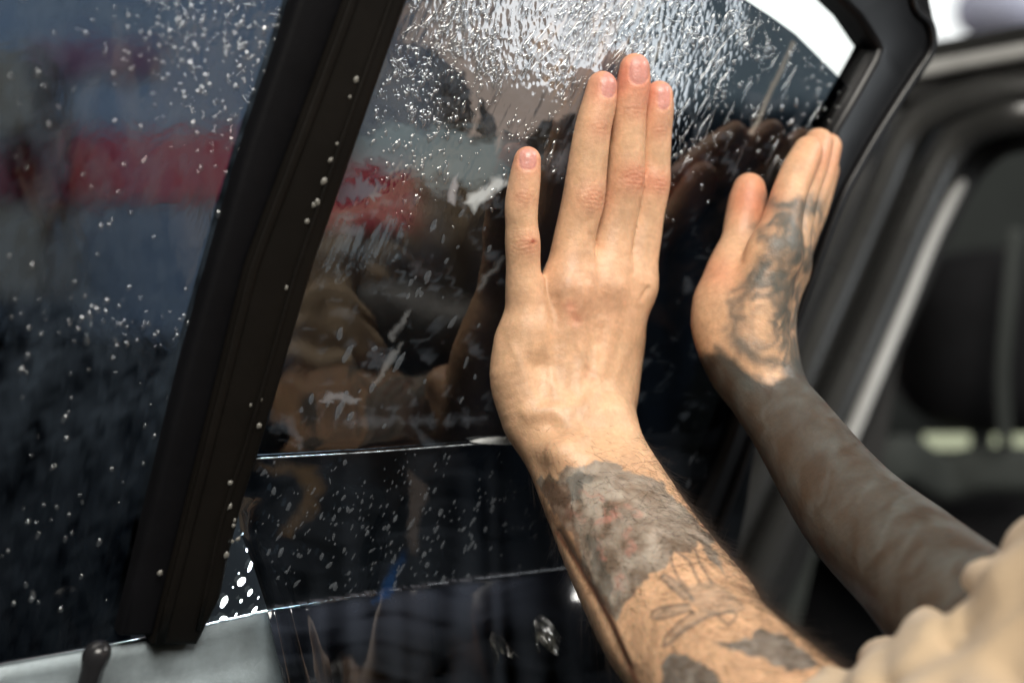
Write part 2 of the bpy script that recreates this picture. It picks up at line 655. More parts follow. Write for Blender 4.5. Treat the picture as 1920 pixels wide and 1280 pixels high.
ROWS = [(0, -0.004), (0, 0.0005), (2, 0.0022), (8, 0.0035), (34, 0.0065), (80, 0.012), (135, 0.020), (175, 0.030), (200, 0.042), (215, 0.050)]
link("door_ledge", ledge_mesh(ROWS, -400, 600), M_SILVER, door)
link("dimmed_ledge", ledge_mesh(ROWS, 601, 1190), M_PANEL, door)  # same ledge recoloured dark for the dimming under the film
# lock knob
kb = gl(160, 1290, 0.030)
nk = 20
prof = [(0.0, -0.03), (0.0052, -0.03), (0.0052, 0.0), (0.0050, 0.012), (0.0058, 0.016), (0.0060, 0.0195), (0.0052, 0.0225), (0.0030, 0.0243), (0.0, 0.0248)]
V = []
for r_, z_ in prof:
    for k in range(nk):
        a = 2 * math.pi * k / nk
        V.append((kb[0] + r_ * math.cos(a) + 0.004 * z_ / 0.02, kb[1] + z_ - 0.004, kb[2] + r_ * math.sin(a)))
F = [(i * nk + k, i * nk + (k + 1) % nk, (i + 1) * nk + (k + 1) % nk, (i + 1) * nk + k) for i in range(len(prof) - 1) for k in range(nk)]
link("lock_knob", mesh_from("knob", V, F), plain("black_knob", (0.02, 0.02, 0.022), 0.22, 0, 0.1), door)

# ------------------------------------------------------------------ tint film
FILM_EDGE = [(-150, 1120), (-60, 1290), (0, 1395), (30, 1441), (65, 1490), (115, 1541), (155, 1581), (182, 1606), (250, 1577), (400, 1535), (640, 1455), (860, 1365)]


def ybot(x):
    return np.interp(x, [380, 490, 700, 880, 970, 1200, 1700], [866, 858, 846, 832, 827, 812, 790])


film = empty("tint_film", "wet dark tint film the hand presses onto the window glass", "tint film", DOOR_M)
nu, nv = 420, 330
uu, vv = np.meshgrid(np.linspace(0, 1, nu), np.linspace(0, 1, nv), indexing='ij')
y = -130 + vv * 980.0
x = 1000.0 * np.ones_like(y)
for _ in range(4):
    xl = interp(y, BAR_R) - 26
    xr = interp(y, FILM_EDGE)
    x = xl + uu * (xr - xl)
    y = -130 + vv * (ybot(x) + 130)
P = gl(x.ravel(), y.ravel(), 0.0)
w = smooth_noise(P[:, :2], 5, 3) * 0.00016 + smooth_noise(P[:, :2] * [1.5, 0.6], 24, 4) * 0.000012
# the lower hem lifts off the glass a little
hem = np.exp(-((1 - vv.ravel()) / 0.05) ** 2)
P[:, 2] = 0.0008 + w + hem * (0.0010 + 0.0014 * np.exp(-((x.ravel() - 935) / 55.0) ** 2))


def soft(x, y, poly, edge, nz=0.0, seed=0):
    """smooth-edged polygon mask in photograph pixels"""
    if nz:
        Q = np.stack([x, y], 1) / 100.0
        x = x + nz * smooth_noise(Q, 1.3, seed) + nz * .5 * smooth_noise(Q, 4.0, seed + 2)
        y = y + nz * smooth_noise(Q, 1.3, seed + 1) + nz * .5 * smooth_noise(Q, 4.0, seed + 3)
    poly = np.asarray(poly, float)
    ins = np.zeros(len(x), bool)
    d = np.full(len(x), 1e9)
    for i in range(len(poly)):
        (x0, y0), (x1, y1) = poly[i - 1], poly[i]
        vx, vy = x1 - x0, y1 - y0
        t = np.clip(((x - x0) * vx + (y - y0) * vy) / (vx * vx + vy * vy), 0, 1)
        d = np.minimum(d, np.hypot(x - x0 - t * vx, y - y0 - t * vy))
        ins ^= ((y1 > y) != (y0 > y)) & (x < vx * (y - y0) / (vy + 1e-12) + x0) if False else ((y0 > y) != (y1 > y)) & (x < vx * (y - y0) / (vy + 1e-12) + x0)
    sd = np.where(ins, d, -d)
    return np.clip(.5 + sd / (2 * edge), 0, 1)


def suds_glint_attr(me, layers, wet, x, y):
    """suds plus painted glints, reflections and haze: colour and cover per vertex"""
    c = np.tile(np.array([.3, .3, .3]), (len(x), 1))
    a = np.zeros(len(x))
    for m, colr, al in layers:
        k = m * al
        na = a + k * (1 - a)
        wgt = np.where(na > 1e-6, k / np.maximum(na, 1e-6), 0)[:, None]
        c = c * (1 - wgt) + np.asarray(colr) * wgt
        a = na
    at = me.color_attributes.new("soap", 'FLOAT_COLOR', 'POINT')  # suds together with painted glints, reflections and haze
    at.data.foreach_set("color", np.concatenate([c, a[:, None]], 1).astype(np.float32).ravel())
    wt = me.attributes.new("wet", 'FLOAT', 'POINT')
    wt.data.foreach_set("value", wet.astype(np.float32))


fx, fy = x.ravel(), y.ravel()
gg = lambda cx, cy, sx, sy, an=0.0: np.exp(-0.5 * ((((fx - cx) * math.cos(an) + (fy - cy) * math.sin(an)) / sx) ** 2 + ((-(fx - cx) * math.sin(an) + (fy - cy) * math.cos(an)) / sy) ** 2))
QN = np.stack([fx, fy], 1) / 100.0
RQ = QN @ np.array([[math.cos(.42), -math.sin(.42)], [math.sin(.42), math.cos(.42)]])
streak = smooth_noise(RQ * [3.2, .45], 1.2, 81) * .6 + smooth_noise(RQ * [7, 1.0], 1.2, 82) * .4
cloud = smooth_noise(QN, .9, 83) * .6 + smooth_noise(QN, 2.3, 84) * .4
s01 = lambda v, a, b: np.clip((v - a) / (b - a), 0, 1)
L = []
# blue-grey haze: pale light on the wet film, put into the colour
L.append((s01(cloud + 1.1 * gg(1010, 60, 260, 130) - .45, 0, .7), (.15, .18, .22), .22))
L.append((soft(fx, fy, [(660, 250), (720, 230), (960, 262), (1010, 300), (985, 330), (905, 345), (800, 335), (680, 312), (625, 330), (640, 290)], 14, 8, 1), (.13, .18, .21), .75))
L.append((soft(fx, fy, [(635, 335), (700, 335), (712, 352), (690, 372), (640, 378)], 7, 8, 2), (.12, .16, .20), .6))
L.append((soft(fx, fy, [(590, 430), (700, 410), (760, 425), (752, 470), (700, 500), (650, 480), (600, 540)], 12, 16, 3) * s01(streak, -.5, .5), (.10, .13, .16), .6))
# pinkish-beige runs: warm reflections on the wet film, painted in
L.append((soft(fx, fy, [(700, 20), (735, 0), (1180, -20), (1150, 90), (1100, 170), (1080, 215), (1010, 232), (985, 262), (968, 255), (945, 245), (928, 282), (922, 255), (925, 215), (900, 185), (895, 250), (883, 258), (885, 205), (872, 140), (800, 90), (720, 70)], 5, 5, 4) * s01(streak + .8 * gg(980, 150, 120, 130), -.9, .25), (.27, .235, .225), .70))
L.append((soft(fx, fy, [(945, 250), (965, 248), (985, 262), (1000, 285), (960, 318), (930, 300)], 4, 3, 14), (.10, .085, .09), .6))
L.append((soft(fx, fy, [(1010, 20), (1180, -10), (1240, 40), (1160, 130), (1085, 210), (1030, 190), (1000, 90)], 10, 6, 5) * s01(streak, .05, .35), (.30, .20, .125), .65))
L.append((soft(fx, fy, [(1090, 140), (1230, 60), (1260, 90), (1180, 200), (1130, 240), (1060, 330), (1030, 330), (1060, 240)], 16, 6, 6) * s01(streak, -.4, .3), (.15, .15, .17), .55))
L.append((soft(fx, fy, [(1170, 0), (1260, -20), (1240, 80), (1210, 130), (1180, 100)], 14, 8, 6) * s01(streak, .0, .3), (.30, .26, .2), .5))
# lamp glint painted as a bright slanting smear; thin pale scratch
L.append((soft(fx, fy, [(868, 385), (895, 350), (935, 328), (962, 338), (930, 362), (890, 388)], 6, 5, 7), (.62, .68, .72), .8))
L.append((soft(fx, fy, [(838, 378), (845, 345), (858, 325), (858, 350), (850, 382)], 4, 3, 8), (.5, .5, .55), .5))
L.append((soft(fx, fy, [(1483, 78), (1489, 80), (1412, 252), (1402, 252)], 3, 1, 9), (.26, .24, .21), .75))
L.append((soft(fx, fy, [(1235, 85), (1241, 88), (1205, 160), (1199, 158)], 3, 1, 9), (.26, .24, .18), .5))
# dull streaks left of the hand and along the hem
for (a, b, c_, d_, w_) in ((700, 720, 740, 655, 5), (735, 630, 760, 585, 6), (716, 700, 752, 640, 3), (895, 540, 945, 480, 3)):
    L.append((soft(fx, fy, [(a - w_, b), (c_ - w_, d_), (c_ + w_, d_), (a, b + 6)], 4, 3, 10), (.20, .21, .22), .5))
L.append((soft(fx, fy, [(598, 752), (620, 737), (645, 738), (672, 748), (660, 754), (630, 750)], 3, 3, 11), (.20, .22, .25), .6))
L.append((soft(fx, fy, [(650, 785), (700, 776), (770, 782), (890, 778), (940, 786), (930, 796), (800, 794), (700, 800), (640, 796)], 5, 5, 12) * s01(cloud, -.8, .2), (.13, .15, .18), .24))
for k in range(11):
    cx_, cy_ = 520 + k * 34 + (k * 37) % 13, 800 - (k * 23) % 17
    L.append((soft(fx, fy, [(cx_, cy_), (cx_ + 9, cy_ - 22), (cx_ + 14, cy_ - 22), (cx_ + 6, cy_ + 4)], 3, 4, 20 + k), (.13, .15, .18), .13))
wet = np.clip(1.0 * gg(1010, 20, 190, 100, .2) + .35 * gg(850, 110, 110, 110) + .25 * gg(1330, 90, 160, 90) + .30 * gg(700, 280, 150, 60) + .30 * gg(900, 360, 60, 30) + .2 * gg(1130, 260, 70, 80), 0, 1) + .015
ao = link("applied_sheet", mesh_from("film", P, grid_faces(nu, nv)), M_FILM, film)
suds_glint_attr(ao.data, L, wet, fx, fy)


# lower loose sheet hanging over the door ledge
def hang_left(y):
    return np.interp(y, [800, 858, 900, 960, 1000, 1060, 1140, 1280, 1500], [470, 472, 462, 447, 452, 475, 500, 532, 570])


nu, nv = 190, 120
uu, vv = np.meshgrid(np.linspace(0, 1, nu), np.linspace(0, 1, nv), indexing='ij')
y = 845 + vv * 640.0
xl = hang_left(y)
xr = np.interp(y, [845, 1280, 1500], [1420, 1330, 1300])
x = xl + uu * (xr - xl)
y = np.where(vv < 0.15, y + (ybot(x) - 845) * (1 - vv / 0.15), y)
yl = np.where(x < 1250, np.interp(x, [p[0] for p in LEDGE], [p[1] for p in LEDGE]), 1040)
over = np.clip((y - yl) / 220.0, 0, 2.5)
h = 0.0022 + 0.052 * np.clip(over, 0, 1.1) ** 1.1
# folds: a fan from (765, 870) downwards, curled left edge
fan = np.zeros_like(h)
for (fx, fx2, amp, wd) in ((765, 705, 0.0014, 30), (772, 800, 0.0010, 26), (900, 870, 0.0005, 60)):
    t = np.clip((y - 870) / 260.0, 0, 1.6)
    cx = fx + (fx2 - fx) * t
    fan += amp * np.clip(t * 1.8, 0, 1) * np.exp(-((x - cx) / (wd * (0.35 + t))) ** 2)
curl = 0.006 * np.exp(-((x - xl) / 38.0) ** 2) * np.clip((y - 930) / 80, 0, 1) + 0.0012 * np.sin((x - xl) / 9.0) * np.exp(-((x - xl - 20) / 45.0) ** 2) * np.clip((y - 960) / 80, 0, 1)
P = gl(x.ravel(), y.ravel(), (h + fan + curl).ravel())
P[:, 2] += smooth_noise(P[:, :2], 7, 9) * 0.0004 * np.clip((y.ravel() - 880) / 150, 0, 1)
P[:, 2] += smooth_noise(P[:, :2] * [2.0, 0.4], 16, 19) * 0.00015 * np.clip((y.ravel() - 1120) / 120, 0, 1)
hs = link("hanging_sheet", mesh_from("film", P, grid_faces(nu, nv)), M_FILM_H, film)
fx, fy = x.ravel(), y.ravel()
QN = np.stack([fx, fy], 1) / 100.0
band = smooth_noise(QN * [1.0, .12], 1.1, 111) * .6 + smooth_noise(QN * [.5, 1.2], 1.0, 112) * .4  # haze bands, ledge glimpse and reflections are painted into the sheet's colour
LY = np.interp(fx, [p[0] for p in LEDGE], [p[1] for p in LEDGE])
L = [(s01(band, -.7, 1.1), (.060, .072, .092), .22),
     (np.clip((fy - LY) / 14.0, 0, 1) * np.clip(1 - (fy - LY) / 120.0, 0, 1) * s01(band, -1.4, .6), (.055, .065, .095), .42),
     (s01(np.exp(-((fy - LY + 2) / 3.5) ** 2) * (1 + .6 * smooth_noise(QN, 9, 113)), .25, 1.0), (.17, .17, .20), .35),  # ledge edge glimpsed through the film, painted as a pale line
     (soft(fx, fy, [(756, 1030), (742, 1092), (722, 1120), (700, 1126), (718, 1088), (742, 1058)], 6, 5, 114), (.008, .06, .20), .36),  # blue reflection painted as a soft streak
     (soft(fx, fy, [(480, 868), (590, 876), (606, 915), (590, 960), (548, 1000), (520, 1010), (560, 960), (572, 915), (556, 890), (485, 882)], 9, 5, 115), (.13, .085, .045), .30),  # brown crescent reflection painted on
     (soft(fx, fy, [(765, 880), (790, 905), (800, 935), (775, 1040), (762, 1000), (772, 930)], 5, 4, 116), (.12, .10, .09), .30)]
suds_glint_attr(hs.data, L, np.full(len(fx), .01), fx, fy)

filml = empty("tint_film", "wet blurred tint film on the near left pane beside the bar", "tint film", DOOR_M)
nu, nv = 160, 240
uu, vv = np.meshgrid(np.linspace(0, 1, nu), np.linspace(0, 1, nv), indexing='ij')
y = -130 + vv * 1385.0
x = -200 + uu * (interp(y, BAR_L) + 18 + 200)
y = np.where(vv > 0.9, y + (np.interp(x, [p[0] for p in LEDGE], [p[1] for p in LEDGE]) - 4 - 1255) * (vv - 0.9) / 0.1, y)
P = gl(x.ravel(), y.ravel(), 0.0)
P[:, 2] = 0.0008 + smooth_noise(P[:, :2], 12, 13) * 0.00015
ao = link("applied_sheet", mesh_from("film", P, grid_faces(nu, nv)), M_FILM_L, filml)
fx, fy = x.ravel(), y.ravel()
QN = np.stack([fx, fy], 1) / 100.0
streak = smooth_noise(QN * [.8, .5], .7, 91) * .6 + smooth_noise(QN * [2.5, 1.4], 1.0, 92) * .4
L = [(s01(streak, -1.2, 1.0) * np.interp(fy, [0, 300, 700, 900, 1200], [1, .8, .75, .35, .2]), (.09, .12, .16), .42)]
wet = np.clip(.8 * gg(430, 60, 110, 110) + .6 * gg(180, 600, 70, 14) + .6 * gg(290, 640, 80, 30) + .3 * gg(330, 20, 70, 60), 0, 1) + .03
suds_glint_attr(ao.data, L, wet, fx, fy)


# ------------------------------------------------------------------ water
def droplets(name, pts, size, elong, angle, flat, label, parent=None, mat=M_WATER, seed=1, rings=3, segs=9, wob=0.18, kind='stuff', cat='water droplets'):
    """pts: (n, 3) in door axes; lens-shaped beads, their long axis turned by `angle` from the U axis"""
    r = np.random.default_rng(seed)
    n = len(pts)
    a = np.arange(segs) / segs * 2 * np.pi
    rad = np.array([1.0, 0.78, 0.42])[:rings]
    hei = np.array([0.0, 0.62, 0.93])[:rings]
    w = 1 + wob * r.normal(size=(n, segs)) * 0.6
    cx = np.cos(a)[None, None, :] * rad[None, :, None] * w[:, None, :]
    cy = np.sin(a)[None, None, :] * rad[None, :, None] * w[:, None, :] * elong[:, None, None]
    ca, sa = np.cos(angle)[:, None, None], np.sin(angle)[:, None, None]
    X = (cx * ca + cy * sa) * size[:, None, None]
    Y = (-cx * sa + cy * ca) * size[:, None, None]
    Z = np.broadcast_to(hei[None, :, None], X.shape) * (size * flat)[:, None, None]
    V = np.stack([X, Y, Z], -1).reshape(n, rings * segs, 3)
    top = np.zeros((n, 1, 3))
    top[:, 0, 2] = size * flat
    V = np.concatenate([V, top], 1) + pts[:, None, :]
    m = rings * segs + 1
    Fq = []
    for i in range(rings - 1):
        for k in range(segs):
            k2 = (k + 1) % segs
            Fq.append((i * segs + k, i * segs + k2, (i + 1) * segs + k2))
            Fq.append((i * segs + k, (i + 1) * segs + k2, (i + 1) * segs + k))
    for k in range(segs):
        Fq.append(((rings - 1) * segs + k, (rings - 1) * segs + (k + 1) % segs, m - 1))
    Fq = np.array(Fq)
    F = (Fq[None] + (np.arange(n) * m)[:, None, None]).reshape(-1, 3)
    o = link(name, mesh_from(name, V.reshape(-1, 3), F), mat)
    o.matrix_world = DOOR_M
    tag(o, label, cat, kind=kind)
    return o


def scatter(n, dens, box, seed):
    r = np.random.default_rng(seed)
    xs, ys_ = [], []
    while len(xs) < n:
        x = r.uniform(box[0], box[2], 20000)
        y = r.uniform(box[1], box[3], 20000)
        k = r.uniform(size=20000) < dens(x, y)
        xs += x[k].tolist()
        ys_ += y[k].tolist()
    return np.array(xs[:n]), np.array(ys_[:n])


def g2(x, y, cx, cy, sx, sy, ang=0.0):
    c, s = math.cos(ang), math.sin(ang)
    X, Y = (x - cx) * c + (y - cy) * s, -(x - cx) * s + (y - cy) * c
    return np.exp(-0.5 * ((X / sx) ** 2 + (Y / sy) ** 2))


def on_main(x, y):
    return (x > interp(y, BAR_R) + 4) & (x < interp(y, FILM_EDGE) - 6)


def dens_top(x, y):
    d = 1.0 * g2(x, y, 1010, 0, 190, 95, 0.25) + 0.55 * g2(x, y, 800, 110, 110, 110, 0.3) + 0.35 * g2(x, y, 1340, 40, 130, 60, 0.5) + 0.06 * g2(x, y, 1000, 250, 300, 160)
    d += 0.28 * g2(x, y, 1130, 190, 60, 60) + 0.10 * g2(x, y, 1400, 200, 160, 90)
    clump = smooth_noise(np.stack([x, y], 1) / 90.0, 0.5, 21)
    return np.clip(d * (0.55 + 0.6 * clump), 0, 1) * on_main(x, y)


n = 3000
x, y = scatter(n, dens_top, (690, -60, 1620, 430), 31)
pts = gl(x, y, 0.0010)
size = np.clip(rng.lognormal(-7.4, 0.45, n), 0.00025, 0.0016)
elong = 1 + rng.gamma(1.2, 0.55, n)
lean = np.where(x > 1050, R(24), R(14)) + rng.normal(size=n) * 0.35
droplets("water_droplets", pts, size, elong, lean, np.full(n, 0.45) + rng.uniform(-.1, .15, n), "fine glinting water beads on the upper tint film round the fingertips", seed=2)


# long runs of water, like short threads
def runs(name, specs, label, seed, wmul=1.0):
    r = np.random.default_rng(seed)
    Vs, Fs, off = [], [], 0
    for (x0, y0, x1, y1, wd) in specs:
        m = max(5, int(math.hypot(x1 - x0, y1 - y0) / 7))
        t = np.linspace(0, 1, m)
        jx = np.cumsum(r.normal(size=m)) * 0.8
        cx = x0 + (x1 - x0) * t + jx
        cy = y0 + (y1 - y0) * t
        c = gl(cx, cy, 0.0010)
        T = np.gradient(c, axis=0)
        T /= np.linalg.norm(T, axis=1)[:, None] + 1e-12
        S = np.stack([-T[:, 1], T[:, 0], 0 * T[:, 0]], 1)
        wv = wd * (0.35 + 0.65 * np.sin(np.pi * np.clip(t * 0.93 + 0.03, 0, 1)) ** 0.6) * (1 + 0.25 * r.normal(size=m))
        wv = np.abs(wv)
        k = 6
        ang = np.linspace(0, np.pi, k)
        V = c[:, None, :] + S[:, None, :] * (np.cos(ang)[None, :, None] * wv[:, None, None]) + np.array([0, 0, 1.0]) * (np.sin(ang)[None, :, None] * wv[:, None, None] * 0.5)
        Vs.append(V.reshape(-1, 3))
        Fs.append(grid_faces(m, k) + off)
        off += m * k
    o = link(name, mesh_from(name, np.vstack(Vs), np.vstack(Fs)), M_WATER)
    o.matrix_world = DOOR_M
    return tag(o, label, "water runs", kind="stuff")


sp = []
rr = np.random.default_rng(5)
for _ in range(230):
    x0 = rr.normal(1090, 150)
    y0 = rr.uniform(-40, 150) if x0 > 900 else rr.uniform(-40, 80)
    L = rr.uniform(8, 50)
    a = R(rr.normal(28 if x0 > 1000 else 18, 8))
    x1, y1 = x0 - L * math.sin(a), y0 + L * math.cos(a)
    if on_main(np.array([x0]), np.array([y0]))[0] and on_main(np.array([x1]), np.array([y1]))[0]:
        sp.append((x0, y0, x1, y1, rr.uniform(0.0004, 0.0012)))
for _ in range(60):
    x0 = rr.uniform(1180, 1560)
    y0 = rr.uniform(10, 300)
    L = rr.uniform(20, 70)
    a = R(rr.normal(27, 4))
    x1, y1 = x0 - L * math.sin(a), y0 + L * math.cos(a)
    if on_main(np.array([x0]), np.array([y0]))[0]:
        sp.append((x0, y0, x1, y1, rr.uniform(0.0003, 0.0007)))
runs("water_runs", sp, "thin slanting runs of water down the upper tint film", 6)

# grey soap flecks between film and glass
def dens_fleck(x, y):
    a = (y < 850) * on_main(x, y) * (0.10 + 0.9 * g2(x, y, 850, 520, 70, 150) + 0.5 * g2(x, y, 800, 700, 160, 60) + 0.5 * g2(x, y, 600, 780, 90, 50))
    return np.clip(a, 0, 1)


x, y = scatter(52, dens_fleck, (500, 340, 1300, 815), 41)
pts = gl(x, y, 0.0013)
n = len(x)
droplets("soap_flecks", pts, np.clip(rng.lognormal(-6.95, 0.4, n), 0.0004, 0.0018), 1.3 + rng.gamma(1.5, 0.5, n), R(24) + rng.normal(size=n) * 0.2, np.full(n, 0.10), "dull grey soap flecks trapped under the film left of the hand", mat=M_FOAM, seed=8, segs=12, cat="soap flecks")


def dens_low(x, y):
    a = (y > ybot(x) + 8) & (x > hang_left(y) + 20) & (y < 1130 - (x - 500) * 0.13)
    return a * np.clip(0.25 + 0.5 * g2(x, y, 660, 980, 120, 90) + 0.3 * g2(x, y, 1000, 900, 120, 60) + 0.25 * smooth_noise(np.stack([x, y], 1) / 80.0, 0.6, 4), 0, 1)


x, y = scatter(380, dens_low, (450, 850, 1330, 1140), 43)
n = len(x)
droplets("soap_flecks", gl(x, y, 0.0048), np.clip(rng.lognormal(-7.6, 0.48, n), 0.0002, 0.0012), 1.3 + rng.gamma(1.6, 0.5, n), R(20) + rng.normal(size=n) * 0.22, np.full(n, 0.12), "pale small soap flecks on the loose film below the hem line", mat=M_FOAM, seed=9, segs=10, cat="soap flecks")
FL = np.array([(453, 1090, 14, 19), (469, 1062, 7, 22), (469, 1110, 8, 15), (420, 1128, 12, 24), (452, 1126, 6, 8), (477, 1144, 9, 18), (419, 1160, 15, 15), (442, 1153, 4, 11), (448, 1074, 3, 4), (463, 1030, 4, 9), (437, 1100, 3, 4), (484, 1120, 3, 6), (455, 1000, 4, 7)], float)
n = len(FL)
nt = NT("white_foam")
d_ = nt.add("ShaderNodeBsdfDiffuse")
d_.inputs["Color"].default_value = (.88, .90, .90, 1)
t_ = nt.add("ShaderNodeBsdfTranslucent")
t_.inputs["Color"].default_value = (.88, .90, .90, 1)
m1 = nt.add("ShaderNodeMixShader")
m1.inputs[0].default_value = .6
nt.t.links.new(d_.outputs[0], m1.inputs[1])
nt.t.links.new(t_.outputs[0], m1.inputs[2])
M_DROPW = nt.done(m1)
droplets("soap_flecks", gl(FL[:, 0], FL[:, 1], 0.001), FL[:, 2] * .00013, FL[:, 3] / FL[:, 2], R(18) + rng.normal(size=n) * 0.15, np.full(n, 0.25), "bright white soap flecks on bare glass beside the bar's foot", mat=M_DROPW, seed=10, segs=14, wob=.10, cat="soap flecks")
# upper sheet's hem; its pale colour stands for water and light on the edge
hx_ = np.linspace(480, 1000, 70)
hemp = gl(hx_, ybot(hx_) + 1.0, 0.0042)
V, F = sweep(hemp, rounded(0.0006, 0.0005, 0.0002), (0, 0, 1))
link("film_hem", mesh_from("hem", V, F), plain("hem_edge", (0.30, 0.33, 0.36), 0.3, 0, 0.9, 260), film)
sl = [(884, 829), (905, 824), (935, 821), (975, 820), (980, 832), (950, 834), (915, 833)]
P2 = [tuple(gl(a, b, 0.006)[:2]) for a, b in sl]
link("hem_light_gap", prism_local(P2, 0.0035, 0.0062, 0.0008), M_DROPW, film)  # white slip standing in for light showing through the lifted hem


# beads on the left pane and down the bar
def dens_left(x, y):
    d = (0.9 * g2(x, y, 440, 60, 90, 110, -0.2) + 0.5 * g2(x, y, 330, 20, 60, 60) + 0.5 * g2(x, y, 250, 610, 120, 25, 0.05) + 0.035)
    return np.clip(d, 0, 1) * (x < interp(y, BAR_L) - 4)


x, y = scatter(560, dens_left, (0, -40, 600, 1150), 51)
n = len(x)
droplets("water_droplets", gl(x, y, 0.0010), np.clip(rng.lognormal(-7.25, 0.4, n), 0.0003, 0.0013), 1 + rng.gamma(1.1, 0.4, n), R(15) + rng.normal(size=n) * 0.3, np.full(n, 0.5), "blurred water beads on the near left pane", seed=12, mat=M_BEAD)
yb = np.array([150, 182, 270, 300, 340, 380, 385, 415, 540, 748, 760, 798, 905, 950, 975, 985, 1010, 1015, 1040, 1074])
xb = np.array([668, 656, 632, 620, 608, 596, 588, 576, 537, 488, 470, 486, 432, 430, 440, 438, 446, 436, 425, 300])
n = len(xb)
droplets("water_droplets", gl(xb, yb, 0.0147), rng.uniform(0.0006, 0.0014, n), rng.uniform(1, 1.5, n), R(15) + rng.normal(size=n) * 0.2, np.full(n, 0.6), "scattered water beads down the dark bar between the panes", seed=13, segs=12, mat=plain("glint_bead", (0.15, 0.145, 0.13), 0.3, 0, 0.1))  # opaque beige colour stands in for the glints on the beads

# ------------------------------------------------------------------ car body behind, on the right


def car_child(o):
    o.parent = car
    o.matrix_parent_inverse = car.matrix_world.inverted()
    return o




def strip(name, pts, prof, mat, up=(0.25, -0.95, 0.15), n=8):
    c = catmull([at(*p) for p in pts], n)
    V, F = sweep(c, prof, up)
    return car_child(link(name, mesh_from(name, V, F), mat, None))


strip("roof_rail", [(1640, 150, 1.18), (1760, 128, 1.15), (1850, 112, 1.12), (2000, 85, 1.07)], rounded(0.014, 0.014, 0.005), M_TRIM_L)
strip("roof_edge", [(1640, 118, 1.22), (1760, 100, 1.19), (1850, 84, 1.16), (2000, 55, 1.11)], rounded(0.020, 0.014, 0.005), M_TRIM)
strip("roof_trim", [(1600, 190, 1.19), (1760, 165, 1.16), (1850, 150, 1.13), (2000, 128, 1.08)], rounded(0.026, 0.016, 0.006), M_SEAL)
strip("outer_seal", [(1990, 160, 1.08), (1870, 172, 1.10), (1760, 205, 1.12), (1700, 250, 1.13), (1650, 360, 1.135), (1590, 500, 1.14), (1520, 660, 1.14), (1440, 850, 1.14), (1300, 1150, 1.14)], rounded(0.026, 0.022, 0.010), M_TRIM)
strip("groove", [(2000, 185, 1.13), (1880, 198, 1.14), (1790, 232, 1.16), (1735, 290, 1.17), (1680, 410, 1.17), (1610, 580, 1.17), (1535, 750, 1.17), (1450, 940, 1.17), (1340, 1200, 1.17)], rounded(0.034, 0.02, 0.006), M_SEAL)
strip("inner_seal", [(2010, 205, 1.09), (1900, 215, 1.10), (1820, 240, 1.12), (1775, 285, 1.13), (1715, 410, 1.135), (1640, 590, 1.14), (1560, 770, 1.14), (1470, 970, 1.14), (1370, 1200, 1.14)], rounded(0.030, 0.026, 0.012), M_TRIM)
strip("seal_groove", [(2010, 240, 1.13), (1910, 250, 1.14), (1850, 275, 1.16), (1800, 330, 1.17), (1750, 430, 1.17), (1670, 610, 1.17), (1590, 790, 1.17), (1500, 990, 1.17), (1400, 1200, 1.17)], rounded(0.030, 0.02, 0.006), M_SEAL)
strip("pillar_strip", [(1815, 318, 1.17), (1790, 360, 1.165), (1740, 460, 1.16), (1700, 560, 1.155), (1650, 680, 1.15), (1600, 800, 1.15), (1560, 890, 1.15)], rounded(0.013, 0.013, 0.006), M_TRIM_L)
# pillar skin behind the seals, interior beyond
P4 = [at(1460, 250, 1.25), at(1760, 190, 1.25), at(1650, 900, 1.22), at(1150, 1400, 1.2), at(1050, 1400, 1.2)]
me = mesh_from("pillar", P4, [(0, 1, 2, 3, 4)])
car_child(link("pillar_skin", me, M_SEAL, None, False))
lo, hi = slab_px(1560, 215, 2300, 900, 2.0, 0.03)
car_child(link("far_trim", box_mesh("b", lo, hi, 0.0), M_INTERIOR, None, False))
lo, hi = slab_px(1380, 880, 2300, 1500, 1.7, 0.03)
car_child(link("side_panel", box_mesh("b", lo, hi, 0.0), M_SEAT, None, False))
strip("sill_trim", [(1600, 940, 1.45), (1680, 860, 1.45), (1760, 895, 1.5), (1840, 880, 1.5), (2000, 885, 1.5)], rounded(0.05, 0.03, 0.012), M_INTERIOR)
strip("lower_strip", [(1320, 1010, 1.2), (1375, 930, 1.2), (1415, 860, 1.2)], rounded(0.010, 0.01, 0.004), M_YELLOW)
strip("lower_trim", [(1440, 1300, 1.2), (1470, 1150, 1.2), (1500, 1020, 1.2)], rounded(0.03, 0.01, 0.004), M_INTERIOR)


# seat back with head restraint, dark, inside the car
def superellip(c, rx, ry, rz, e=2.6, nu=28, nv=18):
    V = []
    for j in range(nv + 1):
        ph = -math.pi / 2 + math.pi * j / nv
        for i in range(nu):
            th = 2 * math.pi * i / nu
            f = lambda v: math.copysign(abs(v) ** (2 / e), v)
            V.append((c[0] + rx * f(math.cos(ph)) * f(math.cos(th)), c[1] + ry * f(math.cos(ph)) * f(math.sin(th)), c[2] + rz * f(math.sin(ph))))
    F = [(j * nu + i, j * nu + (i + 1) % nu, (j + 1) * nu + (i + 1) % nu, (j + 1) * nu + i) for j in range(nv) for i in range(nu)]
    return V, F


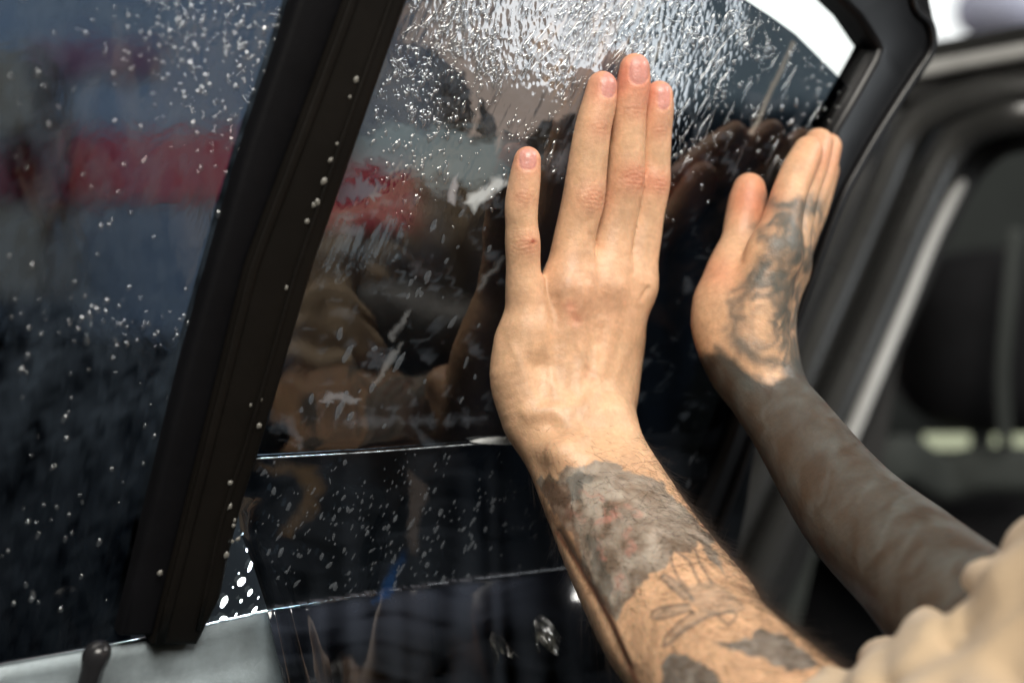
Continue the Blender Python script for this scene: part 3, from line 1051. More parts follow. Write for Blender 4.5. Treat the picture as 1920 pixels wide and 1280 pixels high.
car_child(link("head_restraint", mesh_from("seat", *superellip(at(1880, 640, 1.6), 0.125, 0.07, 0.105)), M_SEAT))
V, F = superellip(at(1905, 1010, 1.62), 0.20, 0.07, 0.085)
car_child(link("seat_back", mesh_from("seat", V, F), M_SEAT))
nt = NT("glow_slot")  # slots emit a glow in place of light seen through them
e_ = nt.add("ShaderNodeEmission")
e_.inputs["Color"].default_value = (0.62, 0.66, 0.45, 1)
e_.inputs["Strength"].default_value = 0.75
M_SLOT = nt.done(e_)
strip("seat_belt", [(1905, 430, 1.48), (1892, 560, 1.47), (1880, 700, 1.47), (1886, 840, 1.48)], rounded(0.016, 0.003, 0.001), M_INTERIOR)
for (x0, x1) in ((1738, 1820), (1868, 1960)):
    lo, hi = slab_px(x0, 815, x1, 842, 1.58, 0.01)
    car_child(link("glow_slot", box_mesh("b", lo, hi, 0.0), M_SLOT, None, False))

# emissive white panel for the bright background far behind, top right, with a lavender round cover in front of it
nt = NT("white_emitter")
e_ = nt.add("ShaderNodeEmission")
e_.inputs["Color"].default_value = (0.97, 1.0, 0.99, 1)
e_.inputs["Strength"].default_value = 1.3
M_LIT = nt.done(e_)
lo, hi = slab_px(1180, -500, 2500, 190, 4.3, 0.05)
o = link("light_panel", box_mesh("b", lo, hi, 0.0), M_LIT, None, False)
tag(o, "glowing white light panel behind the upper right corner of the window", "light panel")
c = at(1880, 20, 2.4)
V, F = superellip(c, 0.080, 0.05, 0.055, 2.2)
o = link("round_cover", mesh_from("cover", V, F), plain("lavender_plastic", (0.34, 0.34, 0.42), 0.5, 0, 0.08), None)
tag(o, "blurred lavender grey round shape against the white glow at top right", "round cover")

# crumpled backing film lying on the hanging sheet at the bottom
nu, nv = 90, 60
uu, vv = np.meshgrid(np.linspace(0, 1, nu), np.linspace(0, 1, nv), indexing='ij')
cx = 800 + uu * 290 + 18 * np.sin(vv * 5)
cy = 1205 + vv * 190 - 60 * np.sin(uu * 2.4) * (1 - vv) + 30 * np.sin(uu * 19) * (1 - vv)
P = gl(cx.ravel(), cy.ravel(), 0.0)
Q = P[:, :2]
cr = np.abs(smooth_noise(Q * [1.6, .7], 26, 301)) * .0045 + np.abs(smooth_noise(Q, 60, 302)) * .0016
P[:, 2] = (gl(cx.ravel(), cy.ravel(), 0.0)[:, 2]) + .012 + .055 * np.clip((cy.ravel() - 1080) / 220.0, 0, 1.3) + cr
P = P if True else P
nt = NT("clear_wrap")
g_ = nt.add("ShaderNodeBsdfGlossy")
g_.inputs["Roughness"].default_value = 0.22
t_ = nt.add("ShaderNodeBsdfTransparent")
t_.inputs["Color"].default_value = (.9, .9, .88, 1)
d_ = nt.add("ShaderNodeBsdfDiffuse")
d_.inputs["Color"].default_value = (.40, .40, .34, 1)
tc = nt.add("ShaderNodeTexCoord")
m1 = nt.add("ShaderNodeMixShader")
nt.t.links.new(nt.ramp(nt.noise(tc.outputs["Object"], 38, 4, .6, 1.0), [(.54, (0, 0, 0)), (.70, (.4, .4, .4))]), m1.inputs[0])
nt.t.links.new(t_.outputs[0], m1.inputs[1])
nt.t.links.new(d_.outputs[0], m1.inputs[2])
m2_ = nt.add("ShaderNodeMixShader")
lw = nt.add("ShaderNodeLayerWeight")
nt.t.links.new(nt.math('MULTIPLY_ADD', lw.outputs["Facing"], .5, .04), m2_.inputs[0])
nt.t.links.new(m1.outputs[0], m2_.inputs[1])
nt.t.links.new(g_.outputs[0], m2_.inputs[2])
o = link("crumpled_wrap", mesh_from("wrap", P, grid_faces(nu, nv)), nt.done(m2_))
o.matrix_world = DOOR_M
tag(o, "crumpled clear backing film glinting at the bottom edge left of the forearm", "plastic wrap")

# ------------------------------------------------------------------ the person
class Cap:
    def __init__(s, a, b, ra, rb):
        s.a, s.b = np.asarray(a, float), np.asarray(b, float)
        s.ra, s.rb = ra, rb
        s.ab = s.b - s.a
        s.L2 = max(s.ab @ s.ab, 1e-12)
        s.c = (s.a + s.b) / 2
        s.rad = math.sqrt(s.L2) / 2 + max(ra, rb)

    def d(s, P):
        q = P - s.a
        t = np.clip(q @ s.ab / s.L2, 0, 1)
        e = q - t[:, None] * s.ab
        return np.sqrt((e * e).sum(1)) - (s.ra + (s.rb - s.ra) * t)


class Ell:
    def __init__(s, c, rx, ry, rz, ax=None):
        s.c = np.asarray(c, float)
        s.r = np.array([rx, ry, rz])
        s.ax = np.eye(3) if ax is None else np.asarray(ax)
        s.rad = max(rx, ry, rz)

    def d(s, P):
        q = (P - s.c) @ s.ax.T
        k0 = np.sqrt(((q / s.r) ** 2).sum(1))
        k1 = np.sqrt(((q / s.r ** 2) ** 2).sum(1)) + 1e-9
        return k0 * (k0 - 1) / k1


def smin(a, b, k):
    h = np.clip(0.5 + 0.5 * (b - a) / k, 0, 1)
    return b + (a - b) * h - k * h * (1 - h)


FAR = 0.5


def group(P, prims, k, c0, r0):
    """smooth union of the primitives that come near the ball (c0, r0)"""
    d = None
    for p in prims:
        if np.linalg.norm(p.c - c0) > p.rad + r0 + 0.03:
            continue
        e = p.near(P, c0, r0) if isinstance(p, Chain) else p.d(P)
        if e is None:
            continue
        d = e if d is None else smin(d, e, k)
    return d if d is not None else np.full(len(P), FAR)


def sparse_net(fn, prims, h, coarse=8, block=0.05, pad=0.012):
    prims = [q for p in prims for q in (p.caps if isinstance(p, Chain) else [p])]
    """surface nets of fn(P, c0, r0) on a sparse grid around the primitives"""
    lo = np.min([p.c - p.rad for p in prims], 0) - pad
    hi = np.max([p.c + p.rad for p in prims], 0) + pad
    H = h * coarse
    nc = np.ceil((hi - lo) / H).astype(int)
    I = np.stack(np.meshgrid(*[np.arange(k) for k in nc], indexing='ij'), -1).reshape(-1, 3)
    cen = lo + (I + 0.5) * H
    # rough pass
    near = np.zeros(len(I), bool)
    for p in prims:
        m = ((cen - p.c) ** 2).sum(1) < (p.rad + 2 * H + 0.01) ** 2
        if m.any():
            idx = np.nonzero(m)[0]
            near[idx[np.abs(p.d(cen[idx])) < 1.5 * H + 0.014]] = True
    I = I[near]
    cen = cen[near]
    bl = np.floor((cen - lo) / block).astype(int)
    key = (bl[:, 0] * 997 + bl[:, 1]) * 997 + bl[:, 2]
    order = np.argsort(key, kind='stable')
    I, cen, key = I[order], cen[order], key[order]
    cuts = np.concatenate([[0], np.nonzero(np.diff(key))[0] + 1, [len(key)]])
    g = np.arange(coarse + 1)
    loc = np.stack(np.meshgrid(g, g, g, indexing='ij'), -1).reshape(-1, 3)
    B = 1 << 12
    cellkeys, verts, e0 = [], [], []
    off8 = [(0, 0, 0), (1, 0, 0), (0, 1, 0), (1, 1, 0), (0, 0, 1), (1, 0, 1), (0, 1, 1), (1, 1, 1)]
    edges = [(0, 1), (0, 2), (0, 4), (1, 3), (1, 5), (2, 3), (2, 6), (3, 7), (4, 5), (4, 6), (5, 7), (6, 7)]
    o8 = np.array(off8, float)
    for s, e in zip(cuts[:-1], cuts[1:]):
        if s == e:
            continue
        c0 = cen[s:e].mean(0)
        r0 = np.sqrt(((cen[s:e] - c0) ** 2).sum(1)).max() + H * 0.87
        dv = fn(cen[s:e], c0, r0)
        ok = np.abs(dv) < 1.25 * H + 0.003
        Ib = I[s:e][ok]
        if len(Ib) == 0:
            continue
        base = Ib * coarse
        pts = lo + (base[:, None, :] + loc[None]) * h
        v = fn(pts.reshape(-1, 3), c0, r0).reshape(len(Ib), coarse + 1, coarse + 1, coarse + 1)
        C = [v[:, a:coarse + a, b:coarse + b, c:coarse + c] for a, b, c in off8]
        neg = sum((c < 0).astype(np.int8) for c in C)
        m = (neg > 0) & (neg < 8)
        q = np.nonzero(m)
        cc = np.stack([c[q] for c in C], 1)
        cell = base[q[0]] + np.stack(q[1:], 1)
        acc = np.zeros((len(cell), 3))
        cnt = np.zeros(len(cell))
        for a, b in edges:
            va, vb = cc[:, a], cc[:, b]
            x = (va < 0) != (vb < 0)
            t = np.where(x, va / np.where(x, va - vb, 1), 0)
            acc += np.where(x, 1, 0)[:, None] * (o8[a] + t[:, None] * (o8[b] - o8[a]))
            cnt += x
        verts.append(lo + (cell + acc / cnt[:, None]) * h)
        cellkeys.append((cell[:, 0] * B + cell[:, 1]) * B + cell[:, 2])
        e0.append(np.stack([cc[:, 0], cc[:, 1], cc[:, 2], cc[:, 4]], 1) < 0)
    keys = np.concatenate(cellkeys).astype(np.int64)
    V = np.concatenate(verts)
    E = np.concatenate(e0)
    o = np.argsort(keys)
    keys, V, E = keys[o], V[o], E[o]
    faces = []
    st = [B * B, B, 1]
    for ax in range(3):
        x = E[:, 0] != E[:, ax + 1]
        k = keys[x]
        b, c = st[(ax + 1) % 3], st[(ax + 2) % 3]
        q = [k, k - b, k - b - c, k - c]
        ii = []
        good = np.ones(len(k), bool)
        for qq in q:
            p = np.searchsorted(keys, qq)
            p = np.clip(p, 0, len(keys) - 1)
            good &= keys[p] == qq
            ii.append(p)
        f = np.stack(ii, 1)
        flip = ~E[x][:, 0]
        f[flip] = f[flip][:, ::-1]
        faces.append(f[good])
    return V, np.concatenate(faces)


class Chain:
    """a limb: one smooth curve of changing thickness"""

    def __init__(s, pts, n=5):
        if len(pts) > 2:
            A = catmull([list(p[0]) + [p[1]] for p in pts], n)
        else:
            A = np.array([list(p[0]) + [p[1]] for p in pts])
        s.caps = [Cap(A[i, :3], A[i + 1, :3], A[i, 3], A[i + 1, 3]) for i in range(len(A) - 1)]
        lo = np.min([c.c - c.rad for c in s.caps], 0)
        hi = np.max([c.c + c.rad for c in s.caps], 0)
        s.c = (lo + hi) / 2
        s.rad = max(np.linalg.norm(c.c - s.c) + c.rad for c in s.caps)

    def near(s, P, c0, r0):
        d = None
        for p in s.caps:
            if np.linalg.norm(p.c - c0) > p.rad + r0 + 0.03:
                continue
            e = p.d(P)
            d = e if d is None else np.minimum(d, e)
        return d


def chain(pts, ph=None):
    return [Chain(pts)]


def hp(x, y, h, r):
    return (gp(x, y, h), r)


def ap(x, y, dep, r):
    return (at(x, y, dep), r)


MM = 0.001
# left hand, palm on the glass ------------------------------------------------
F_PINKY = chain([hp(989, 300, .0075, .0064), hp(984, 336, .0085, .0075), hp(978, 383, .0095, .0080), hp(978, 420, .0105, .0078), hp(980, 455, .0115, .0085), hp(981, 500, .012, .0083), hp(983, 555, .014, .0092), hp(990, 625, .017, .0105)])
F_RING = chain([hp(1129, 162, .0085, .0073), hp(1123, 196, .0092, .0083), hp(1112, 240, .010, .0088), hp(1103, 300, .011, .0095), hp(1094, 372, .0125, .0103), hp(1084, 415, .0125, .0101), hp(1076, 455, .0135, .0104), hp(1064, 545, .0175, .0125)])
F_MIDDLE = chain([hp(1190, 129, .0085, .0074), hp(1187, 163, .0092, .0084), hp(1180, 208, .010, .0084), hp(1176, 270, .0115, .0090), hp(1172, 335, .013, .0096), hp(1163, 385, .013, .0096), hp(1150, 440, .014, .0103), hp(1128, 535, .018, .0128)])
F_INDEX = chain([hp(1236, 178, .0085, .0069), hp(1234, 206, .0092, .0078), hp(1230, 244, .010, .0079), hp(1226, 300, .011, .0083), hp(1222, 345, .0125, .0092), hp(1213, 395, .013, .0090), hp(1202, 445, .014, .0102), hp(1181, 535, .0175, .0125)])
THUMB1 = chain([hp(1130, 590, .009, .0085), hp(1130, 640, .010, .0090), hp(1130, 700, .012, .010), hp(1120, 775, .018, .014)])
PALM = []
for ch in ([hp(990, 625, .018, .0108), hp(975, 700, .021, .0125), hp(1005, 775, .030, .015)],
           [hp(1064, 545, .018, .0130), hp(1050, 660, .022, .0145), hp(1048, 775, .030, .017)],
           [hp(1128, 535, .0185, .0132), hp(1108, 660, .024, .0150), hp(1088, 775, .033, .0175)],
           [hp(1181, 535, .018, .0125), hp(1150, 660, .023, .0135), hp(1128, 775, .032, .0165)],
           [hp(966, 640, .014, .0090), hp(974, 715, .018, .0120), hp(1000, 770, .024, .0150)],
           [hp(1172, 640, .016, .0090), hp(1140, 730, .026, .0120)]):
    PALM += chain(ch)
W1 = [ap(1082, 812, .693, .022), ap(1102, 862, .686, .0215), ap(1133, 932, .672, .0250), ap(1191, 1040, .652, .0295), ap(1262, 1155, .628, .0325), ap(1352, 1270, .600, .0355), ap(1480, 1400, .568, .038), ap(1640, 1520, .535, .034)]
W1L = [ap(1035, 818, .690, .0165), ap(1062, 880, .680, .0165), ap(1105, 960, .668, .018), ap(1165, 1060, .650, .021), ap(1235, 1170, .625, .024)]
W1R = [ap(1130, 805, .692, .0165), ap(1150, 855, .686, .0170), ap(1185, 925, .674, .0185), ap(1240, 1030, .655, .021), ap(1320, 1150, .630, .024)]
FORE1 = chain(W1) + chain(W1L) + chain(W1R)
# ulnar head and wrist tendons
BUMP1 = [Cap(at(1062, 850, .664), at(1066, 856, .664), .0075, .0075)]
# right hand farther off, fingertips on the glass ---------------------------
G2 = [
    chain([hp(1515, 283, .030, .0078), hp(1498, 318, .035, .0088), hp(1481, 360, .040, .0090), hp(1468, 408, .046, .0100), hp(1450, 475, .055, .0122)]),
    chain([hp(1535, 268, .020, .0078), hp(1521, 310, .026, .0088), hp(1504, 360, .031, .0090), hp(1490, 410, .037, .0100), hp(1468, 475, .045, .0124)]),
    chain([hp(1553, 275, .011, .0072), hp(1540, 318, .016, .0082), hp(1523, 362, .021, .0086), hp(1505, 412, .027, .0095), hp(1474, 482, .034, .0120)]),
    chain([hp(1550, 318, .0085, .0068), hp(1538, 355, .012, .0074), hp(1522, 400, .017, .0080), hp(1500, 445, .022, .0090), hp(1472, 505, .028, .0112)]),
]
THUMB2 = chain([hp(1405, 355, .020, .0085), hp(1402, 380, .022, .0100), hp(1394, 420, .025, .0100), hp(1385, 455, .029, .0094), hp(1366, 512, .036, .0118), hp(1366, 580, .044, .0165), hp(1392, 645, .053, .0185)])
PALM2 = []
for ch in ([hp(1450, 475, .055, .0122), hp(1424, 560, .058, .0150), hp(1412, 650, .062, .0170)],
           [hp(1468, 475, .045, .0124), hp(1440, 570, .048, .0150), hp(1425, 655, .054, .0170)],
           [hp(1474, 500, .030, .0118), hp(1442, 590, .036, .0140), hp(1426, 665, .046, .0165)],
           [hp(1345, 572, .038, .0110), hp(1352, 620, .044, .0140), hp(1390, 680, .056, .0165)]):
    PALM2 += chain(ch)
FORE2 = chain([ap(1408, 672, .716, .0182), ap(1432, 730, .708, .0186), ap(1485, 800, .694, .0202), ap(1593, 952, .655, .0246), ap(1712, 1062, .612, .0275), ap(1850, 1190, .555, .0315), ap(2050, 1330, .49, .036)]) + chain([ap(1425, 690, .733, .0155), ap(1500, 812, .714, .0180), ap(1605, 955, .677, .023), ap(1725, 1070, .632, .0255)])

HANDS = [
    dict(core=PALM + FORE1 + BUMP1, kc=.010, fingers=[F_PINKY, F_RING, F_MIDDLE, F_INDEX, THUMB1], detail=([], [])),
    dict(core=PALM2 + FORE2, kc=.011, fingers=G2 + [THUMB2], detail=([], [])),
]

def body_fn(hand):
    core, fingers, (tend, vein), kc = hand['core'], hand['fingers'], hand['detail'], hand['kc']

    def fn(P, c0, r0):
        c = group(P, core, kc, c0, r0)
        best = np.zeros(len(P))
        for f in fingers:
            e = group(P, f, .001, c0, r0)
            if e.min() >= FAR:
                continue
            best = np.minimum(best, smin(c, e, .0075) - c)
        out = c + best
        return out
    return fn


parts = []
for hnd, hh in ((HANDS[0], .00085), (HANDS[1], .0013)):
    allp = hnd['core'] + [p for f in hnd['fingers'] for p in f]
    parts.append(sparse_net(body_fn(hnd), allp, hh))

# upper arms, shoulders, trunk, neck and head, outside the picture
E1 = at(1640, 1520, .535)
E2 = at(2050, 1330, .490)
S1 = np.array([.310, .275, CAM_H - .11])
S2 = np.array([.575, .465, CAM_H - .12])
HEADC = np.array([.47, .30, CAM_H + .175])
SD = (S2 - S1) / np.linalg.norm(S2 - S1)
FACE = -N0
HIPC = (S1 + S2) / 2 + N0 * .46 + np.array([0, 0, -.36])
TV = (S1 + S2) / 2 - HIPC
TV /= np.linalg.norm(TV)
TAX = [SD, np.cross(TV, SD), TV]
TORC = ((S1 + S2) / 2 + HIPC) / 2
TR = [Cap(E1, S1, .034, .05), Cap(E2, S2, .040, .05), Cap(S1, S2, .06, .06), Ell(TORC, .16, .10, .34, TAX),
      Cap((S1 + S2) / 2 + np.array([0, 0, .02]), HEADC + np.array([0, 0, -.06]), .058, .056)]
HEAD = [Ell(HEADC, .076, .098, .108, [SD, FACE, [0, 0, 1]]), Ell(HEADC + FACE * .035 + np.array([0, 0, -.075]), .055, .06, .055, [SD, FACE, [0, 0, 1]]),
        Cap(HEADC + FACE * .095 + np.array([0, 0, .01]), HEADC + FACE * .114 + np.array([0, 0, -.03]), .009, .014),
        Ell(HEADC + SD * .078, .012, .02, .032, [SD, FACE, [0, 0, 1]]), Ell(HEADC - SD * .078, .012, .02, .032, [SD, FACE, [0, 0, 1]]),
        Cap(HEADC + FACE * .088 + SD * .02 + np.array([0, 0, -.062]), HEADC + FACE * .088 - SD * .02 + np.array([0, 0, -.062]), .008, .008)]
parts.append(sparse_net(lambda P, c0, r0: group(P, TR + HEAD, .02, c0, r0), TR + HEAD, .0055))

offs, Vall, Fall = 0, [], []
for V, F in parts:
    Vall.append(V)
    Fall.append(F + offs)
    offs += len(V)
nA, nB = len(parts[0][0]), len(parts[0][0]) + len(parts[1][0])
BV, BF = np.vstack(Vall), np.vstack(Fall)


# ---- surface relief of the near hand: knuckle folds, tendons, veins, nails
def vnormals(V, F):
    a = V[F[:, 2]] - V[F[:, 0]]
    b = V[F[:, 3]] - V[F[:, 1]]
    fn_ = np.cross(a, b)
    out = np.zeros_like(V)
    for k in range(4):
        for c in range(3):
            out[:, c] += np.bincount(F[:, k], fn_[:, c], len(V))
    return out / (np.linalg.norm(out, axis=1)[:, None] + 1e-12)


def pl(x, y, pts):
    d = np.full(len(x), 1e9)
    for (x0, y0), (x1, y1) in zip(pts[:-1], pts[1:]):
        vx, vy = x1 - x0, y1 - y0
        t = np.clip(((x - x0) * vx + (y - y0) * vy) / (vx * vx + vy * vy), 0, 1)
        d = np.minimum(d, np.hypot(x - x0 - t * vx, y - y0 - t * vy))
    return d


BN = vnormals(BV, BF)
RX, RY = to_px(BV[:nA])
toc = CAM - BV[:nA]
toc /= np.linalg.norm(toc, axis=1)[:, None]
gate = np.clip(((BN[:nA] * toc).sum(1) - .12) / .35, 0, 1)
relief = np.zeros(nA)
crs = np.zeros(nA)      # crease darkening pigment
KN = [(983, 368, 2, 20, 14, .7), (980, 456, 0, 25, 19, .9), (1126, 238, 8, 22, 13, .7), (1114, 371, 7, 28, 20, 1.0), (1192, 207, 3, 21, 13, .7), (1189, 333, 6, 27, 20, 1.0), (1238, 243, 3, 14, 12, .7), (1240, 344, 2, 15, 18, .9)]
for (cx, cy, ang, wx, wy, am) in KN:
    a = R(ang)
    X = (RX - cx) * math.cos(a) + (RY - cy) * math.sin(a)
    Y = -(RX - cx) * math.sin(a) + (RY - cy) * math.cos(a)
    g = np.exp(-(X / wx) ** 2 - (Y / wy) ** 2)
    bent = Y + np.sign(Y) * X * X * .012 + 1.2 * np.sin(X * .21 + cx) + .7 * np.sin(X * .55 + cy)
    ln_ = np.cos(2 * np.pi * bent / 8.6)
    relief += am * (.00034 * np.exp(-(X / (wx * .8)) ** 2 - (Y / (wy * 1.1)) ** 2) + .00022 * ln_ * g)
    crs += am * .60 * g * np.clip(-ln_, 0, 1) ** 1.5
# tendons and veins (paths in photograph pixels, height, width)
for pts, hgt, wd in (([(1066, 530), (1062, 600), (1060, 680), (1055, 760)], .0008, 15), ([(1100, 540), (1094, 620), (1088, 700), (1070, 770)], .0010, 11), ([(1160, 540), (1150, 610), (1128, 690), (1095, 775)], .0010, 13),
                     ([(1192, 560), (1180, 640), (1150, 720)], .0006, 12), ([(1018, 520), (1020, 600), (1030, 680), (1040, 740)], .0009, 9), ([(1113, 478), (1112, 505)], .0008, 12), ([(1176, 470), (1176, 500)], .0008, 12),
                     ([(1090, 520), (1092, 560), (1082, 590), (1080, 640), (1096, 680)], .0006, 6), ([(1130, 600), (1120, 640), (1112, 720)], .0005, 6), ([(990, 775), (1035, 768), (1062, 790), (1095, 815)], .0016, 15), ([(1020, 840), (1030, 846)], .0014, 26), ([(960, 650), (985, 700), (1000, 740)], .0005, 10)):
    relief += hgt * np.exp(-(pl(RX, RY, pts) / wd) ** 2)
for pts, hgt, wd in (([(1074, 552), (1075, 575)], .0007, 8), ([(1076, 592), (1079, 602)], .0008, 7), ([(1120, 618), (1118, 645)], .0005, 8), ([(1106, 697), (1110, 706)], .0008, 8), ([(1074, 728), (1080, 745)], .0012, 13), ([(1008, 690), (1012, 735)], .0012, 19), ([(1042, 560), (1040, 640)], .0006, 10), ([(1204, 560), (1215, 541)], .0009, 5),
                     ([(1136, 560), (1130, 640)], .0005, 9), ([(1112, 455), (1104, 440)], .0004, 6), ([(1035, 800), (1050, 815)], .0006, 12)):
    relief -= hgt * np.exp(-(pl(RX, RY, pts) / wd) ** 2)
relief += .00016 * smooth_noise(BV[:nA], 38, 501)
# forearm: long muscle and tendon lines
for pts, hgt, wd in (([(1120, 860), (1170, 960), (1260, 1090)], .0008, 22), ([(1046, 998), (1110, 1110), (1175, 1245)], -.0011, 7), ([(1060, 985), (1125, 1095), (1190, 1240)], .0007, 8)):
    relief += hgt * np.exp(-(pl(RX, RY, pts) / wd) ** 2)
NAILS = ((990, 299, 17, 19, 0), (1143, 158, 15, 25, 8), (1199, 131, 19, 27, 4), (1245, 181, 12, 25, 2))
nail = np.zeros(nA)
for (cx, cy, rx, ry, ang) in NAILS:
    a = R(ang)
    X = (RX - cx) * math.cos(a) + (RY - cy) * math.sin(a)
    Y = -(RX - cx) * math.sin(a) + (RY - cy) * math.cos(a)
    f = 1 - np.abs(X / rx) ** 2.8 - np.abs(Y / ry) ** 2.8
    nail = np.maximum(nail, np.clip(f * 4 + .5, 0, 1))
    relief -= .00042 * np.exp(-(f / .22) ** 2) * (Y > -ry * .7)
    relief -= .00012 * np.clip(f * 4, 0, 1)
nail *= gate
BV[:nA] += BN[:nA] * (relief * gate)[:, None]


# ---- skin colour: tattoos, redness, nails, as flat pigment on the mesh
def inpoly(x, y, poly, nz=0.0, seed=0, P=None, edge=2.2):
    """soft-edged mask; the outline is roughened by noise"""
    if nz and P is not None:
        x = x + smooth_noise(P, 55, seed) * nz * .8 + smooth_noise(P, 170, seed + 4) * nz * .35
        y = y + smooth_noise(P, 55, seed + 1) * nz * .8 + smooth_noise(P, 170, seed + 5) * nz * .35
    return soft(x, y, poly, edge)


def dline(x, y, pts):
    d = np.full(len(x), 1e9)
    for (x0, y0), (x1, y1) in zip(pts[:-1], pts[1:]):
        vx, vy = x1 - x0, y1 - y0
        t = np.clip(((x - x0) * vx + (y - y0) * vy) / (vx * vx + vy * vy), 0, 1)
        d = np.minimum(d, np.hypot(x - x0 - t * vx, y - y0 - t * vy))
    return d


def z3(pts):
    return [(960 + a * .3906, 780 + b * .3906) for a, b in pts]


SKIN = np.array([.68, .42, .255])
col = np.tile(SKIN, (len(BV), 1))
rgh = np.full(len(BV), 0.0)
hx, hy = to_px(BV[:nA])
Pn = BV[:nA]
fv = 1 + .07 * smooth_noise(BV, 45, 1)[:, None] + .035 * smooth_noise(BV, 140, 2)[:, None]
col *= fv
# paler, pinker back of the hand; redder fingertips and joints
c1 = col[:nA]
red = np.zeros(nA)
for (cx, cy, s, a) in ((989, 296, 24, .9), (1133, 160, 28, .8), (1192, 130, 30, 1.0), (1239, 178, 26, .8), (983, 368, 18, .35), (995, 455, 16, .5), (1126, 238, 20, .4), (1114, 370, 24, .45), (1193, 207, 18, .35), (1190, 333, 22, .7), (1238, 243, 18, .4), (1241, 344, 18, .6), (1070, 575, 10, .4), (1080, 600, 9, .4), (1108, 704, 8, .3), (1070, 545, 60, .12), (1150, 560, 60, .12)):
    red += a * np.exp(-((hx - cx) ** 2 + (hy - cy) ** 2) / (2 * s * s))
red = np.clip(red, 0, 1)[:, None]
c1 = c1 * (1 - red) + c1 * np.array([1.0, .62, .66]) * red
# a small scab on the little finger joint
sc = np.exp(-(((hx - 1000) / 5) ** 2 + ((hy - 452) / 4) ** 2))[:, None]
c1 = c1 * (1 - sc) + np.array([.35, .07, .03]) * sc


def ink(c, m, tone, a=1.0):
    m = (np.asarray(m, float) * a)[:, None]
    return c * (1 - m) + np.asarray(tone) * m


GREY = np.array([.235, .225, .20])
wrist_arm = hy > 850
mott = smooth_noise(Pn, 120, 33)
# broad grey sleeve piece
mass = inpoly(hx, hy, [(1010, 905), (1020, 893), (1042, 905), (1062, 868), (1092, 878), (1116, 864), (1163, 872), (1210, 893), (1240, 905), (1330, 1000), (1360, 1080), (1311, 1016), (1296, 1032), (1262, 1032), (1249, 1059), (1210, 1091), (1179, 1122), (1151, 1161), (1132, 1140), (1100, 1080), (1085, 1040), (1070, 1000), (1040, 960)], 5, 5, Pn) * wrist_arm
shade = smooth_noise(Pn, 48, 905)
tone = GREY[None] * np.clip(.92 + .20 * mott + .42 * shade, .30, 1.5)[:, None]
c1 = ink(c1, mass, tone, .80)
dk = inpoly(hx, hy, [(1018, 908), (1030, 885), (1045, 900), (1058, 925), (1070, 935), (1060, 955), (1040, 950), (1022, 930)], 4, 7, Pn) * wrist_arm
c1 = ink(c1, dk, np.array([.035, .04, .035]), .8)
dk = inpoly(hx, hy, [(1062, 900), (1090, 880), (1120, 895), (1095, 915), (1085, 945), (1065, 935)], 4, 8, Pn) * wrist_arm
c1 = ink(c1, dk, np.array([.10, .11, .105]), .6)
dk = inpoly(hx, hy, [(1100, 1000), (1122, 1010), (1135, 1060), (1150, 1100), (1150, 1150), (1128, 1110), (1108, 1060)], 5, 9, Pn) * wrist_arm
c1 = ink(c1, dk, np.array([.10, .095, .08]), .6)
for pts, wd in ((z3([(340, 370), (430, 385), (520, 430)]), 4), (z3([(430, 505), (500, 470)]), 6), (z3([(440, 450), (510, 510)]), 5), (z3([(270, 460), (330, 490)]), 6), (z3([(560, 560), (560, 650)]), 7), (z3([(420, 600), (440, 680)]), 6), (z3([(520, 760), (525, 830)]), 6), (z3([(560, 440), (620, 470)]), 4)):
    m = np.exp(-(dline(hx + 6 * smooth_noise(Pn, 110, 901), hy + 6 * smooth_noise(Pn, 110, 902), pts) / wd) ** 2) * wrist_arm * np.clip(.7 + .6 * mott, 0, 1)
    c1 = ink(c1, m, np.array([.60, .25, .19]), .42)
# long reddish line down the inner side
m = np.exp(-(dline(hx, hy, z3([(215, 560), (300, 680), (400, 850), (480, 990), (560, 1180), (600, 1290)])) / 4.0) ** 2) * wrist_arm
c1 = ink(c1, m, np.array([.30, .07, .04]), .75)
dk = inpoly(hx, hy, z3([(150, 300), (260, 330), (300, 520), (330, 680), (400, 800), (480, 930), (460, 960), (330, 770), (200, 560)]), 6, 11, Pn) * wrist_arm
c1 = ink(c1, dk, np.array([.16, .085, .05]), .6)
# outlined hand motif
for pts in ([(715, 765), (740, 760), (800, 800), (850, 850), (870, 880)], [(715, 770), (750, 810), (830, 880)], [(670, 960), (675, 935), (720, 915), (850, 900)], [(680, 970), (730, 968), (860, 930), (870, 945)], [(728, 1100), (735, 1060), (800, 990), (870, 940)], [(735, 1102), (770, 1080), (830, 1020), (940, 960), (990, 950)], [(765, 650), (765, 700), (800, 780), (850, 830)], [(790, 650), (850, 690), (900, 800)], [(880, 640), (900, 700), (960, 800)], [(990, 950), (1060, 930), (1080, 960), (1040, 1000), (990, 960)]):
    m = np.exp(-(dline(hx, hy, z3(pts)) / 2.6) ** 2) * wrist_arm
    c1 = ink(c1, m, np.array([.09, .08, .075]), .78)
for poly, a in (([(720, 765), (800, 805), (870, 870), (850, 890), (760, 820)], .5), ([(675, 950), (740, 918), (860, 905), (860, 930), (690, 968)], .4), ([(735, 1090), (790, 1010), (900, 930), (990, 930), (930, 970), (800, 1060)], .35), ([(850, 810), (960, 790), (1080, 860), (1120, 930), (1060, 950), (940, 950), (860, 900)], .35)):
    m = inpoly(hx, hy, z3(poly), 2, 12, Pn) * wrist_arm
    c1 = ink(c1, m, GREY, a)
